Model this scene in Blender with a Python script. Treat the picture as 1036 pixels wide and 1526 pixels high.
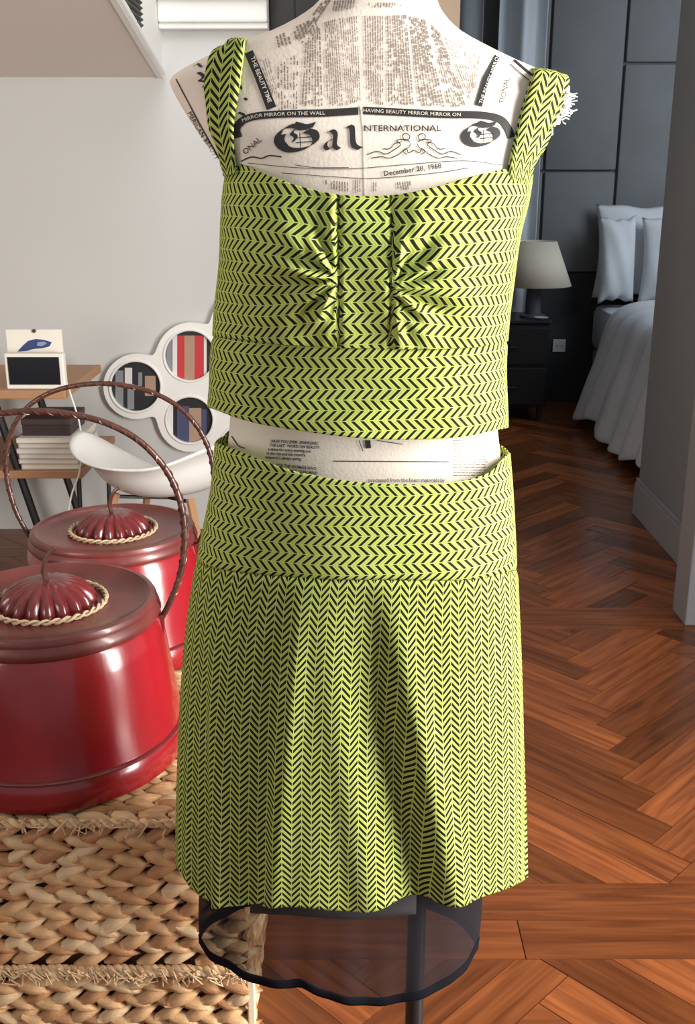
import bpy, bmesh, math, random
from mathutils import Vector, Matrix
from mathutils.bvhtree import BVHTree
random.seed(7)
R_ = math.radians
scn = bpy.context.scene
C = scn.collection
for o in list(bpy.data.objects): bpy.data.objects.remove(o)

# ------------------------------------------------------------------ camera
W, H, F, PITCH, CH = 1036.0, 1526.0, 1540.0, R_(17.5), 1.30
cam_d = bpy.data.cameras.new('camera'); cam = bpy.data.objects.new('camera', cam_d); C.objects.link(cam)
cam.location = (0, 0, CH); cam.rotation_euler = (math.pi/2 - PITCH, 0, 0)
cam_d.sensor_fit = 'VERTICAL'; cam_d.sensor_height = 36; cam_d.lens = F/H*36; cam_d.clip_start = .02
scn.camera = cam
# ------------------------------------------------------------------ light
w = bpy.data.worlds.new('world'); scn.world = w; w.use_nodes = True
w.node_tree.nodes['Background'].inputs[0].default_value = (.93, .96, 1, 1)
w.node_tree.nodes['Background'].inputs[1].default_value = .44
def area(name, loc, target, sx, sy, power, col, spread=180):
    l = bpy.data.lights.new(name, 'AREA'); l.shape = 'RECTANGLE'; l.size = sx; l.size_y = sy; l.energy = power; l.color = col; l.spread = R_(spread)
    o = bpy.data.objects.new(name, l); C.objects.link(o); o.location = loc
    o.rotation_euler = (Vector(target)-Vector(loc)).to_track_quat('-Z', 'Y').to_euler(); return o
area('window_daylight', (1.9, .62, 1.28), (.0, 1.25, .95), .6, 2.2, 90, (1, .97, .92), 115)
area('bedroom_window_daylight', (2.7, 4.5, 2.1), (.9, 6.5, 1.3), 1.2, 1.3, 34, (.82, .92, 1))
area('wall_fill_light', (-.75, 3.0, 2.35), (-1.5, 3.9, 1.5), .9, .6, 13, (.95, .97, 1))  # added fill to brighten the rear wall, no dormer window is seen
area('ceiling_fill_light', (-1.6, .6, 1.2), (-1.2, 2.4, 1.9), .7, .7, 13, (1, .88, .76))  # added fill that brightens the sloping ceiling, not a lamp of the room
vs = scn.view_settings; vs.view_transform = 'Standard'; vs.look = 'None'; vs.gamma = 1; vs.use_curve_mapping = False
vs.exposure = 0.0

# ------------------------------------------------------------------ pixel geometry
cp, sp = math.cos(PITCH), math.sin(PITCH)
CO = Vector((0, 0, CH))
def ray(px, py):
    return Vector((px-518, F*cp+(763-py)*sp, -F*sp+(763-py)*cp))
def at(px, py, Y):
    d = ray(px, py); return CO + d*(Y/d.y)
def atz(px, py, z):
    d = ray(px, py); return CO + d*((z-CH)/d.z)
def proj(P):
    v = P-CO; dep = v.y*cp - v.z*sp; up = v.y*sp + v.z*cp
    return 518+F*v.x/dep, 763-F*up/dep
def lerp(a, b, t): return a+(b-a)*t
def interp(tab, x):
    if x <= tab[0][0]: return list(tab[0][1:])
    for a, b in zip(tab, tab[1:]):
        if x <= b[0]:
            t = (x-a[0])/(b[0]-a[0]); return [lerp(p, q, t) for p, q in zip(a[1:], b[1:])]
    return list(tab[-1][1:])
def catmull(tab, x):
    n = len(tab)
    if x <= tab[0][0]: return list(tab[0][1:])
    if x >= tab[-1][0]: return list(tab[-1][1:])
    i = 0
    while tab[i+1][0] < x: i += 1
    a, b = tab[i], tab[i+1]; h = b[0]-a[0]; t = (x-a[0])/h
    p, q = tab[max(i-1, 0)], tab[min(i+2, n-1)]
    out = []
    for k in range(1, len(a)):
        m0 = (b[k]-p[k])/(b[0]-p[0])*h; m1 = (q[k]-a[k])/(q[0]-a[0])*h
        t2, t3 = t*t, t*t*t
        out.append((2*t3-3*t2+1)*a[k]+(t3-2*t2+t)*m0+(-2*t3+3*t2)*b[k]+(t3-t2)*m1)
    return out

# ------------------------------------------------------------------ materials
def new_mat(name):
    m = bpy.data.materials.new(name); m.use_nodes = True
    return m, m.node_tree, m.node_tree.nodes['Principled BSDF']
def mat(name, col, rough=.6, metal=0, noise=0, nscale=20, bump=0, bscale=60, coat=0, spec=.5, stretch=None):
    m, nt, b = new_mat(name); L = nt.links.new
    b.inputs['Base Color'].default_value = (*col, 1); b.inputs['Roughness'].default_value = rough
    b.inputs['Metallic'].default_value = metal; b.inputs['Coat Weight'].default_value = coat
    b.inputs['Specular IOR Level'].default_value = spec; b.inputs['Coat Roughness'].default_value = .12
    tc = nt.nodes.new('ShaderNodeTexCoord'); mp = nt.nodes.new('ShaderNodeMapping'); L(tc.outputs['Object'], mp.inputs[0])
    if stretch: mp.inputs['Scale'].default_value = stretch
    if noise:
        n = nt.nodes.new('ShaderNodeTexNoise'); n.inputs['Scale'].default_value = nscale; n.inputs['Detail'].default_value = 5
        L(mp.outputs[0], n.inputs['Vector'])
        r = nt.nodes.new('ShaderNodeMapRange'); r.inputs[1].default_value = .3; r.inputs[2].default_value = .7
        r.inputs[3].default_value = 1-noise; r.inputs[4].default_value = 1+noise*.5; L(n.outputs[0], r.inputs[0])
        x = nt.nodes.new('ShaderNodeMix'); x.data_type = 'RGBA'; x.blend_type = 'MULTIPLY'; x.inputs[0].default_value = 1
        x.inputs[6].default_value = (*col, 1); L(r.outputs[0], x.inputs[7]); L(x.outputs[2], b.inputs['Base Color'])
    if bump:
        n = nt.nodes.new('ShaderNodeTexNoise'); n.inputs['Scale'].default_value = bscale; n.inputs['Detail'].default_value = 4
        L(mp.outputs[0], n.inputs['Vector']); bb = nt.nodes.new('ShaderNodeBump'); bb.inputs['Strength'].default_value = bump
        bb.inputs['Distance'].default_value = .004; L(n.outputs[0], bb.inputs['Height']); L(bb.outputs[0], b.inputs['Normal'])
    return m
def fabric(name, swap=False, cell=.0107, space=.0092, slope=1.15, bold=0):
    """lime cotton with rows of dark slanting dashes, the slant turned over from row to row (UV in metres)"""
    m, nt, b = new_mat(name); L = nt.links.new; N = nt.nodes.new
    def mth(op, a, c=None):
        n = N('ShaderNodeMath'); n.operation = op
        for i, v in enumerate((a, c)):
            if v is None: continue
            if isinstance(v, (int, float)): n.inputs[i].default_value = v
            else: L(v, n.inputs[i])
        return n.outputs[0]
    uv = N('ShaderNodeUVMap'); uv.uv_map = 'UVMap'; s = N('ShaderNodeSeparateXYZ')
    wob = N('ShaderNodeTexNoise'); wob.inputs['Scale'].default_value = 14; L(uv.outputs[0], wob.inputs['Vector'])
    wa = N('ShaderNodeVectorMath'); wa.operation = 'MULTIPLY_ADD'; L(wob.outputs['Color'], wa.inputs[0])
    wa.inputs[1].default_value = (.004, .004, 0); L(uv.outputs[0], wa.inputs[2]); L(wa.outputs[0], s.inputs[0])
    a, c = (s.outputs[1], s.outputs[0]) if swap else (s.outputs[0], s.outputs[1])
    row = mth('DIVIDE', c, cell); fb = mth('FRACT', row); par = mth('MODULO', mth('ABSOLUTE', mth('FLOOR', row)), 2)
    zig = mth('MULTIPLY', mth('SUBTRACT', mth('MULTIPLY', par, 2), 1), mth('SUBTRACT', fb, .5))
    t = mth('FRACT', mth('ADD', mth('DIVIDE', a, space), mth('MULTIPLY', zig, slope)))
    d = mth('ABSOLUTE', mth('SUBTRACT', t, .5)); e = mth('ABSOLUTE', mth('SUBTRACT', fb, .5))
    def step(v, lo, hi):
        r = N('ShaderNodeMapRange'); r.interpolation_type = 'SMOOTHSTEP'; L(v, r.inputs[0])
        r.inputs[1].default_value = lo; r.inputs[2].default_value = hi; r.inputs[3].default_value = 1; r.inputs[4].default_value = 0
        return r.outputs[0]
    k = mth('MULTIPLY', step(d, .17+bold, .25+bold), step(e, .43, .50))
    halo = step(mth('ABSOLUTE', mth('SUBTRACT', d, .5)), .04, .16)
    n = N('ShaderNodeTexNoise'); n.inputs['Scale'].default_value = 900; L(uv.outputs[0], n.inputs['Vector'])
    x1 = N('ShaderNodeMix'); x1.data_type = 'RGBA'; x1.inputs[6].default_value = (.47, .57, .13, 1); x1.inputs[7].default_value = (.37, .39, .10, 1); L(halo, x1.inputs[0])
    x = N('ShaderNodeMix'); x.data_type = 'RGBA'; L(x1.outputs[2], x.inputs[6]); x.inputs[7].default_value = (.012, .014, .007, 1); L(k, x.inputs[0])
    L(x.outputs[2], b.inputs['Base Color']); b.inputs['Roughness'].default_value = .75; b.inputs['Specular IOR Level'].default_value = .1
    b.inputs['Sheen Weight'].default_value = 0
    bp = N('ShaderNodeBump'); bp.inputs['Strength'].default_value = .25; bp.inputs['Distance'].default_value = .001; L(n.outputs[0], bp.inputs['Height'])
    L(bp.outputs[0], b.inputs['Normal'])
    return m
def wood(name, c1, c2, rough=.3, stretch=(3, 40, 40)):
    m, nt, b = new_mat(name); L = nt.links.new; N = nt.nodes.new
    tc = N('ShaderNodeTexCoord'); oi = N('ShaderNodeObjectInfo'); mp = N('ShaderNodeMapping'); mp.inputs['Scale'].default_value = stretch
    ad = N('ShaderNodeVectorMath'); ad.operation = 'ADD'; L(tc.outputs['Object'], ad.inputs[0])
    cb = N('ShaderNodeCombineXYZ'); mu = N('ShaderNodeMath'); mu.operation = 'MULTIPLY'; mu.inputs[1].default_value = 37; L(oi.outputs['Random'], mu.inputs[0])
    L(mu.outputs[0], cb.inputs[1]); L(mu.outputs[0], cb.inputs[0]); L(cb.outputs[0], ad.inputs[1]); L(ad.outputs[0], mp.inputs[0])
    n = N('ShaderNodeTexNoise'); n.inputs['Scale'].default_value = 1.4; n.inputs['Detail'].default_value = 6; n.inputs['Distortion'].default_value = .6; L(mp.outputs[0], n.inputs['Vector'])
    x = N('ShaderNodeMix'); x.data_type = 'RGBA'; x.inputs[6].default_value = (*c1, 1); x.inputs[7].default_value = (*c2, 1)
    r = N('ShaderNodeMapRange'); r.inputs[1].default_value = .3; r.inputs[2].default_value = .7; L(n.outputs[0], r.inputs[0]); L(r.outputs[0], x.inputs[0])
    r2 = N('ShaderNodeMapRange'); L(oi.outputs['Random'], r2.inputs[0]); r2.inputs[3].default_value = .5; r2.inputs[4].default_value = 1.3
    y = N('ShaderNodeMix'); y.data_type = 'RGBA'; y.blend_type = 'MULTIPLY'; y.inputs[0].default_value = 1; L(x.outputs[2], y.inputs[6]); L(r2.outputs[0], y.inputs[7])
    L(y.outputs[2], b.inputs['Base Color']); b.inputs['Roughness'].default_value = rough
    return m
def sheer(name, col, alpha):
    m, nt, b = new_mat(name); b.inputs['Base Color'].default_value = (*col, 1); b.inputs['Roughness'].default_value = 1; b.inputs['Specular IOR Level'].default_value = .05
    b.inputs['Alpha'].default_value = alpha; return m
M = dict(
 wall=mat('wall_paint', (.585, .59, .575), .9, noise=.03, nscale=2), slope=mat('ceiling_paint', (.74, .665, .62), .9),
 white=mat('white_paint', (.80, .80, .77), .6), greywall=mat('grey_wall_paint', (.21, .215, .225), .8, noise=.04, nscale=3),
 skirting=mat('skirting_paint', (.26, .265, .28), .5), beige=mat('beige_paint', (.72, .55, .42), .8),
 panel=mat('grey_panel_cloth', (.16, .165, .168), .75, noise=.08, nscale=6), darkpanel=mat('dark_panel', (.018, .02, .024), .6),
 black=mat('black_metal', (.012, .012, .013), .4), blackdoor=mat('black_door', (.02, .018, .016), .35),
 louvre=mat('louvre_grey', (.06, .06, .055), .6),
 subfloor=wood('floor_wood_under', (.10, .03, .012), (.2, .07, .025), .4), wood=wood('oiled_parquet', (.15, .040, .012), (.34, .105, .030), .26),
 pale=mat('desk_wood', (.42, .22, .11), .5, noise=.15, stretch=(2, 30, 30)),
 news=mat('newsprint_cloth', (.78, .69, .60), .85, noise=.05, nscale=8, bump=.1, bscale=300), ink=mat('black_ink', (.015, .014, .014), .7),
 greyink=mat('grey_ink', (.24, .19, .155), .8), paperink=mat('newsprint_letters', (.7, .62, .54), .8), thread=mat('white_thread', (.85, .85, .85), .8),
 fab=fabric('chevron_cotton_rows'), fabs=fabric('chevron_cotton_columns', True, .0103, .0086, 1.5, .05), stitch=mat('dark_stitching', (.03, .035, .012), .8),
 sheer=sheer('black_chiffon', (.016, .015, .018), .82), sheerhem=sheer('black_chiffon_folded', (.008, .008, .012), .97), greysheer=sheer('grey_lining', (.85, .83, .82), .95),
 red=mat('red_lacquer', (.24, .007, .012), .24, noise=.3, nscale=3, coat=.5, bump=.08, bscale=20, stretch=(3, 3, .8)),
 dred=mat('dark_red_lacquer', (.13, .012, .014), .3, noise=.3, nscale=8, coat=.5), lidred=mat('worn_red_lid', (.15, .028, .024), .38, noise=.5, nscale=9, coat=.25), cane=mat('dark_cane', (.07, .022, .014), .4, noise=.4, nscale=30, coat=.3),
 cord=mat('pale_cord', (.55, .42, .27), .8), 
 straw=mat('dried_hyacinth', (.62, .37, .18), .65, noise=.42, nscale=16, bump=.5, bscale=70, stretch=(1, 4, 4)),
 straw2=mat('pale_dried_hyacinth', (.72, .50, .29), .65, noise=.3, nscale=18, bump=.5, bscale=70, stretch=(1, 4, 4)),
 straw3=mat('brown_dried_hyacinth', (.46, .23, .10), .65, noise=.4, nscale=16, bump=.5, bscale=70, stretch=(1, 4, 4)),
 under=mat('chest_core', (.10, .045, .02), .9), post=mat('pale_wood_post', (.74, .62, .42), .7),
 plastic=mat('white_shell_plastic', (.86, .85, .82), .3), paper=mat('white_card', (.80, .76, .68), .7), screen=mat('dark_screen', (.008, .009, .012), .15),
 blueprint=mat('blue_print', (.03, .05, .16), .6), lightblue=mat('light_blue_print', (.22, .3, .45), .6),
 linen=mat('white_linen', (.60, .62, .66), .85, noise=.05, nscale=6, bump=.2, bscale=12), greylinen=mat('grey_linen', (.32, .33, .34), .85),
 shade=mat('beige_lampshade', (.62, .56, .46), .8), curtain=mat('silver_curtain', (.60, .63, .67), .45, noise=.08, nscale=3, stretch=(8, 8, .5)),
 gcurtain=mat('grey_curtain', (.26, .27, .285), .6), nstand=mat('black_wood', (.012, .012, .014), .35), lampfoot=mat('grey_lamp_column', (.09, .09, .11), .4),
 sock=mat('socket_white', (.55, .56, .58), .5),
 pr=mat('red_reflection', (.55, .04, .05), .4), pt=mat('tan_reflection', (.42, .28, .2), .4), pw=mat('white_reflection', (.75, .73, .72), .4), pd=mat('dark_reflection', (.03, .03, .035), .25), pg=mat('grey_reflection', (.25, .26, .28), .4), pn=mat('navy_reflection', (.07, .08, .16), .4),  # flat colours of the reflections painted into the wall mirror
)

# ------------------------------------------------------------------ object helpers
def tag(o, label=None, cat=None, group=None, kind=None):
    if label: o['label'] = label
    if cat: o['category'] = cat
    if group: o['group'] = group
    if kind: o['kind'] = kind
    return o
def empty(name, loc=(0, 0, 0), rz=0, **k):
    o = bpy.data.objects.new(name, None); C.objects.link(o); o.location = loc; o.rotation_euler.z = rz; o.empty_display_size = .05
    return tag(o, **k)
def mesh(name, vs_, fs, m, parent=None, uv=None, smooth=True, world=True, loc=None, rot=None):
    me = bpy.data.meshes.new(name); me.from_pydata([tuple(v) for v in vs_], [], fs)
    if smooth: me.polygons.foreach_set('use_smooth', [True]*len(me.polygons))
    me.materials.append(m if not isinstance(m, list) else m[0])
    if isinstance(m, list):
        for x in m[1:]: me.materials.append(x)
    if uv:
        l = me.uv_layers.new(name='UVMap')
        for lp in me.loops: l.data[lp.index].uv = uv[lp.vertex_index]
    o = bpy.data.objects.new(name, me); C.objects.link(o)
    if parent:
        o.parent = parent
        if world:
            pm = Matrix.Translation(parent.location) @ parent.rotation_euler.to_matrix().to_4x4()
            if parent.parent: pm = Matrix.Translation(parent.parent.location) @ pm
            me.transform(pm.inverted())
    if loc: o.location = loc
    if rot: o.rotation_euler = rot
    return o
class G:
    """collects simple solids into one mesh"""
    def __init__(s): s.v, s.f, s.mi = [], [], []
    def add(s, vs_, fs, mi=0):
        n = len(s.v); s.v += [Vector(v) for v in vs_]; s.f += [tuple(i+n for i in f) for f in fs]; s.mi += [mi]*len(fs); return s
    def box(s, x0, y0, z0, x1, y1, z1, b=0, mi=0):
        if b <= 0:
            v = [(x, y, z) for x in (x0, x1) for y in (y0, y1) for z in (z0, z1)]
            return s.add(v, [(0, 1, 3, 2), (4, 6, 7, 5), (0, 4, 5, 1), (2, 3, 7, 6), (0, 2, 6, 4), (1, 5, 7, 3)], mi)
        bm = bmesh.new(); bmesh.ops.create_cube(bm, size=1)
        for v in bm.verts: v.co = Vector((lerp(x0, x1, v.co.x+.5), lerp(y0, y1, v.co.y+.5), lerp(z0, z1, v.co.z+.5)))
        bmesh.ops.bevel(bm, geom=bm.edges[:], offset=b, segments=2, affect='EDGES', profile=.5)
        bm.verts.ensure_lookup_table(); s.add([v.co.copy() for v in bm.verts], [tuple(v.index for v in f.verts) for f in bm.faces], mi); bm.free(); return s
    def tube(s, pts, r, n=8, mi=0, cap=True):
        pts = [Vector(p) for p in pts]; base = len(s.v); up = None
        for i, p in enumerate(pts):
            t = (pts[min(i+1, len(pts)-1)]-pts[max(i-1, 0)]).normalized()
            if up is None: up = t.orthogonal().normalized()
            up = (up-t*up.dot(t)).normalized(); b = t.cross(up); rr = r(i/(len(pts)-1)) if callable(r) else r
            for k in range(n):
                a = 2*math.pi*k/n; s.v.append(p+(up*math.cos(a)+b*math.sin(a))*rr)
        for i in range(len(pts)-1):
            for k in range(n):
                a, b_ = base+i*n+k, base+i*n+(k+1) % n; s.f.append((a, b_, b_+n, a+n)); s.mi.append(mi)
        if cap:
            s.f.append(tuple(base+k for k in reversed(range(n)))); s.f.append(tuple(base+(len(pts)-1)*n+k for k in range(n))); s.mi += [mi, mi]
        return s
    def lathe(s, prof, c=(0, 0, 0), n=48, mi=0, mod=None):
        base = len(s.v)
        for r, z in prof:
            for k in range(n):
                a = 2*math.pi*k/n; q = r*(mod(a, r, z) if mod else 1); s.v.append(Vector((c[0]+q*math.cos(a), c[1]+q*math.sin(a), c[2]+z)))
        for i in range(len(prof)-1):
            for k in range(n):
                a, b_ = base+i*n+k, base+i*n+(k+1) % n; s.f.append((a, b_, b_+n, a+n)); s.mi.append(mi)
        s.f.append(tuple(base+k for k in reversed(range(n)))); s.f.append(tuple(base+(len(prof)-1)*n+k for k in range(n))); s.mi += [mi, mi]
        return s
    def prism(s, poly, fn0, fn1, mi=0):
        n = len(poly); return s.add([fn0(*p) for p in poly]+[fn1(*p) for p in poly], [tuple(range(n)), tuple(reversed(range(n, 2*n)))]+[(i, n+i, n+(i+1) % n, (i+1) % n) for i in range(n)], mi)
    def build(s, name, m, parent=None, smooth=False, world=True, kind=None, label=None):
        o = mesh(name, s.v, s.f, m, parent, smooth=smooth, world=world)
        if isinstance(m, list): o.data.polygons.foreach_set('material_index', s.mi)
        if smooth:
            try: o.data.set_sharp_from_angle(angle=R_(42))
            except Exception: pass
        if kind: o['kind'] = kind
        if label: o['label'] = label
        return o
def struct(o, label=None):
    o['kind'] = 'structure'
    if label: o['label'] = label
    return o

# ================================================================== THE SETTING
WY = 3.9                                    # left rear wall
FLO = struct(G().box(-3.2, -1.2, -.12, 4.2, 6.6, -.006).build('floor', M['subfloor']), 'reddish brown parquet floor of herringbone blocks and straight border boards')
# herringbone blocks
def clip(poly, axis, val, keep_less):
    out = []
    for a, b in zip(poly, poly[1:]+poly[:1]):
        ia = (a[axis] <= val) == keep_less; ib = (b[axis] <= val) == keep_less
        if ia: out.append(a)
        if ia != ib:
            t = (val-a[axis])/(b[axis]-a[axis]); out.append(tuple(lerp(p, q, t) for p, q in zip(a, b)))
    return out
yb = [atz(850, y, 0).y for y in (1429, 1371, 1316)]        # border boards
y2a, y2b = atz(850, 938, 0).y, atz(850, 905, 0).y
zones = [(-.2, yb[0]), (yb[2], y2a), (y2b, 6.58)]
rest = G(); count = 0
def plank(poly, cx, cy, ang):
    """one block: its own mesh in a local frame running along the block"""
    global count
    poly = [p for i, p in enumerate(poly) if (Vector(p)-Vector(poly[i-1])).length > 1e-5]
    if len(poly) < 3: return
    mx = sum(p[0] for p in poly)/len(poly); my = sum(p[1] for p in poly)/len(poly)
    area_ = abs(sum(poly[i-1][0]*poly[i][1]-poly[i][0]*poly[i-1][1] for i in range(len(poly))))/2
    if area_ < 2e-4: return
    ca, sa = math.cos(-ang), math.sin(-ang)
    loc = [((x-mx)*ca-(y-my)*sa, (x-mx)*sa+(y-my)*ca) for x, y in poly]
    loc = [(x*(1-.0012/max(.02, abs(x)+.02)), y*.985) for x, y in loc]
    px, py = proj(Vector((mx, my, 0)))
    h = random.uniform(-.0007, .0004)
    vis = 725 < px < 1075 and py < 1600 or (py > 1330 and px > 340 and py < 1600)
    if vis and count < 298 and my < 5.9:
        g = G(); g.prism(loc, lambda x, y: (x, y, -.006), lambda x, y: (x, y, h)); g.build('plank', M['wood'], FLO, world=False)
        o = C.objects[-1]; o.location = (mx, my, 0); o.rotation_euler.z = ang; count += 1
    else:
        c2, s2 = math.cos(ang), math.sin(ang)
        rest.prism([(mx+x*c2-y*s2, my+x*s2+y*c2) for x, y in loc], lambda x, y: (x, y, -.006), lambda x, y: (x, y, h))
pw, n5 = .088, 5
ca = math.sqrt(.5)
cand = []
for i in range(-75, 90):
    for j in range(-75, 90):
        d = (i-j) % (2*n5)
        if d == 0: rect, ang = (i, j, i+n5, j+1), math.pi/4
        elif d == 2*n5-1: rect, ang = (i, j, i+1, j+n5), 3*math.pi/4
        else: continue
        pts = [(rect[0], rect[1]), (rect[2], rect[1]), (rect[2], rect[3]), (rect[0], rect[3])]
        pts = [((x-y)*ca*pw+.07, (x+y)*ca*pw+.03) for x, y in pts]
        mx = sum(p[0] for p in pts)/4; my = sum(p[1] for p in pts)/4
        if not (-1.9 < mx < 2.4 and -.4 < my < 6.7): continue
        cand.append((my, pts, ang))
cand.sort(key=lambda c: c[0])
for my, pts, ang in cand:
    for lo, hi in zones:
        q = clip(clip(pts, 1, lo, False), 1, hi, True) if pts else []
        if len(q) >= 3: plank(q, 0, 0, ang)
for (ya, yb_, off, ln) in ((yb[0], yb[1], .315, .9), (yb[1], yb[2], -.25, 1.3), (y2a, y2b, .1, 1.2)):
    x = -2.4+(off % ln)-.0
    k = math.floor((-2.4-off)/ln)
    while off+k*ln < 2.3:
        x0 = off+k*ln; plank([(x0, ya), (x0+ln, ya), (x0+ln, yb_), (x0, yb_)], 0, 0, 0); k += 1
rest.build('plank_rest', M['wood'], FLO, kind='stuff').name = 'plank_field'

# left wall, attic slope, dormer cheek
A = at(235, 115, WY); xc = A.x; zs = A.z
d = ray(165, 0); B = CO+d*(xc/d.x)
sl = (B.z-A.z)/(B.y-A.y)
xe = at(401, 60, WY).x
struct(G().box(-3.2, WY, 0, xe, WY+.12, 2.7).build('wall_left', M['wall']), 'pale grey rear wall with the white cloud frame on it')
struct(G().box(-3.3, -.6, 0, -3.2, WY+.12, 2.7).build('wall_side', M['wall']))
def sl_z(y): return zs+sl*(y-WY)
g = G(); y1 = -.6
g.add([(-3.2, WY, zs), (xc, WY, zs), (xc, y1, sl_z(y1)), (-3.2, y1, sl_z(y1)), (-3.2, WY, zs+.1), (xc, WY, zs+.1), (xc, y1, sl_z(y1)+.1), (-3.2, y1, sl_z(y1)+.1)],
      [(3, 2, 1, 0), (4, 5, 6, 7), (0, 1, 5, 4), (1, 2, 6, 5), (2, 3, 7, 6), (3, 0, 4, 7)])
struct(g.build('ceiling', M['slope']), 'sloping pinkish beige ceiling at the upper left')
g = G(); g.add([(xc, WY, zs-.005), (xc, y1, sl_z(y1)-.005), (xc, y1, 2.7), (xc, WY, 2.7), (xc+.02, WY, zs-.005), (xc+.02, y1, sl_z(y1)-.005), (xc+.02, y1, 2.7), (xc+.02, WY, 2.7)],
      [(0, 1, 2, 3), (7, 6, 5, 4), (0, 4, 5, 1), (3, 2, 6, 7), (0, 3, 7, 4), (1, 5, 6, 2)])
struct(g.build('wall_dormer', M['white']), 'white vertical cheek of the dormer above the sloping ceiling')
g = G()   # bead along the cheek's lower edge
g.tube([(xc+.022, WY-.02, sl_z(WY-.02)+.01), (xc+.022, 1.6, sl_z(1.6)+.01)], .011, 8)
struct(g.build('trim_1', M['white'], smooth=True))
# louvre in the cheek
def cheek(px, py): d_ = ray(px, py); return CO+d_*((xc+.026)/d_.x)
v0 = empty('wall_vent', (xc+.03, 3.2, 1.9), label='grey slatted vent high in the white dormer cheek at the upper left', cat='vent')
pts = [cheek(178, -8), cheek(212, 52), cheek(212, -14)]
ym, zt = min(p.y for p in pts), 2.15
tri = [(pts[0].y-.25, pts[0].z+.03), (pts[1].y, pts[1].z), (pts[2].y, zt), (pts[0].y-.25, zt)]
G().prism(tri, lambda y, z: (xc+.02, y, z), lambda y, z: (xc+.024, y, z)).build('backing', M['black'], v0)
z = tri[1][1]
while z < zt:
    ya = pts[1].y-.01; t = max(0, min(1, (z-tri[1][1])/max(1e-3, tri[0][1]-tri[1][1]))); ys = lerp(ya, tri[0][0], t)
    if ya-ys > .02: G().add([(xc+.021, ys, z), (xc+.021, ya, z), (xc+.034, ya, z+.008), (xc+.034, ys, z+.008), (xc+.021, ys, z+.003), (xc+.021, ya, z+.003), (xc+.034, ya, z+.011), (xc+.034, ys, z+.011)], [(0, 1, 2, 3), (7, 6, 5, 4), (0, 4, 5, 1), (1, 5, 6, 2), (2, 6, 7, 3), (3, 7, 4, 0)]).build('slat', M['louvre'], v0)
    z += .016
# dormer cornice
zc = at(300, 46, WY).z
g = G(); x0 = xc+.02
g.box(x0, WY-.05, zc, xe, WY+.0, zc+.02, .004); g.box(x0, WY-.065, zc+.018, xe, WY, zc+.09, .008); g.box(x0, WY-.10, zc+.088, xe, WY, zc+.14, .01); g.box(x0, WY-.13, zc+.135, xe, WY, 2.55)
struct(g.build('trim_2', M['white']), 'stepped white cornice across the dormer wall')
# black door and beige partition beyond
xd = at(486, 30, WY).x; xp0 = at(630, 30, WY).x; xp = at(684, 50, WY).x
D1 = struct(G().box(xe+.003, WY+.02, 0, xp0, WY+.07, 2.5, .004).build('door_1', M['blackdoor']), 'tall black door behind the neck of the dress form')
for zz in (.25, 1.25): G().box(xe+.09, WY+.008, zz, xp0-.09, WY+.02, zz+.85, .004).build('door_panel', M['blackdoor'], D1)
hd = G().tube([(xp0-.05, WY+.02, 1.0), (xp0-.05, WY-.03, 1.0), (xp0-.15, WY-.03, 1.0)], .009, 8).build('door_handle', M['black'], D1, smooth=True)
struct(G().box(xp0+.003, WY-.02, 0, xp, WY+.12, 2.7).build('wall_partition', M['beige']), 'warm beige strip of wall right of the neck')
# corridor wall, right
cr = atz(944, 766, 0); xr, yr = cr.x+.012, cr.y
cs = atz(1024, 930, 0)
struct(G().box(xr, cs.y+.1, 0, xr+.14, yr, 2.7).build('wall_right', M['greywall']), 'grey corridor wall at the right edge')
g = G(); g.box(xr-.014, cs.y+.1, 0, xr, yr+.014, .135, .003); g.box(xr-.010, cs.y+.1, .135, xr, yr+.010, .155, .003)
struct(g.build('baseboard_right', M['skirting']), 'tall grey skirting board along the corridor wall')
struct(G().box(cs.x, cs.y, 0, 2.6, cs.y+.1, 2.7).build('wall_front', M['greywall']))
struct(G().box(cs.x-.012, cs.y-.015, 0, cs.x+.08, cs.y+.115, 2.2, .005).build('trim_3', M['skirting']), 'painted door casing at the right edge')
struct(G().box(xc+.02, 1.0, 2.7, 4.2, 6.6, 2.8).build('ceiling_flat', M['white'])).name = 'ceiling'
# bedroom shell
BY = atz(820, 596, 0).y
WB = struct(G().box(-.4, BY, 0, 4.2, BY+.1, 2.7).build('wall_back', M['greywall']), 'dark grey bedroom wall with upholstered panels')
struct(G().box(4.1, yr, 0, 4.2, BY, 2.7).build('wall_bedroom_right', M['greywall']))
struct(G().box(xr+.14, yr-.1, 0, 4.1, yr, 2.7).build('wall_bedroom_front', M['greywall']))
struct(G().box(-.4, WY+.15, 0, -.3, BY, 2.7).build('wall_bedroom_left', M['greywall']))
zp = at(850, 407, BY-.03).z
xs = [at(x, 200, BY).x for x in (700, 812, 921, 1022, 1130)]
zh = [zp+.002, at(860, 255, BY).z, 2.4]; zh2 = [zp+.002, at(960, 95, BY).z, 2.4]
for k in range(4):
    hz = zh2 if k == 2 else zh
    for a, b in zip(hz, hz[1:]): G().box(xs[k]+.006, BY-.04, a+.005, xs[k+1]-.006, BY, b-.005, .012).build('panel', M['panel'], WB, smooth=True)
G().box(xs[0], BY-.05, .0, xs[-1]+.6, BY, zp, .004).build('wainscot', M['darkpanel'], WB)

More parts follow.
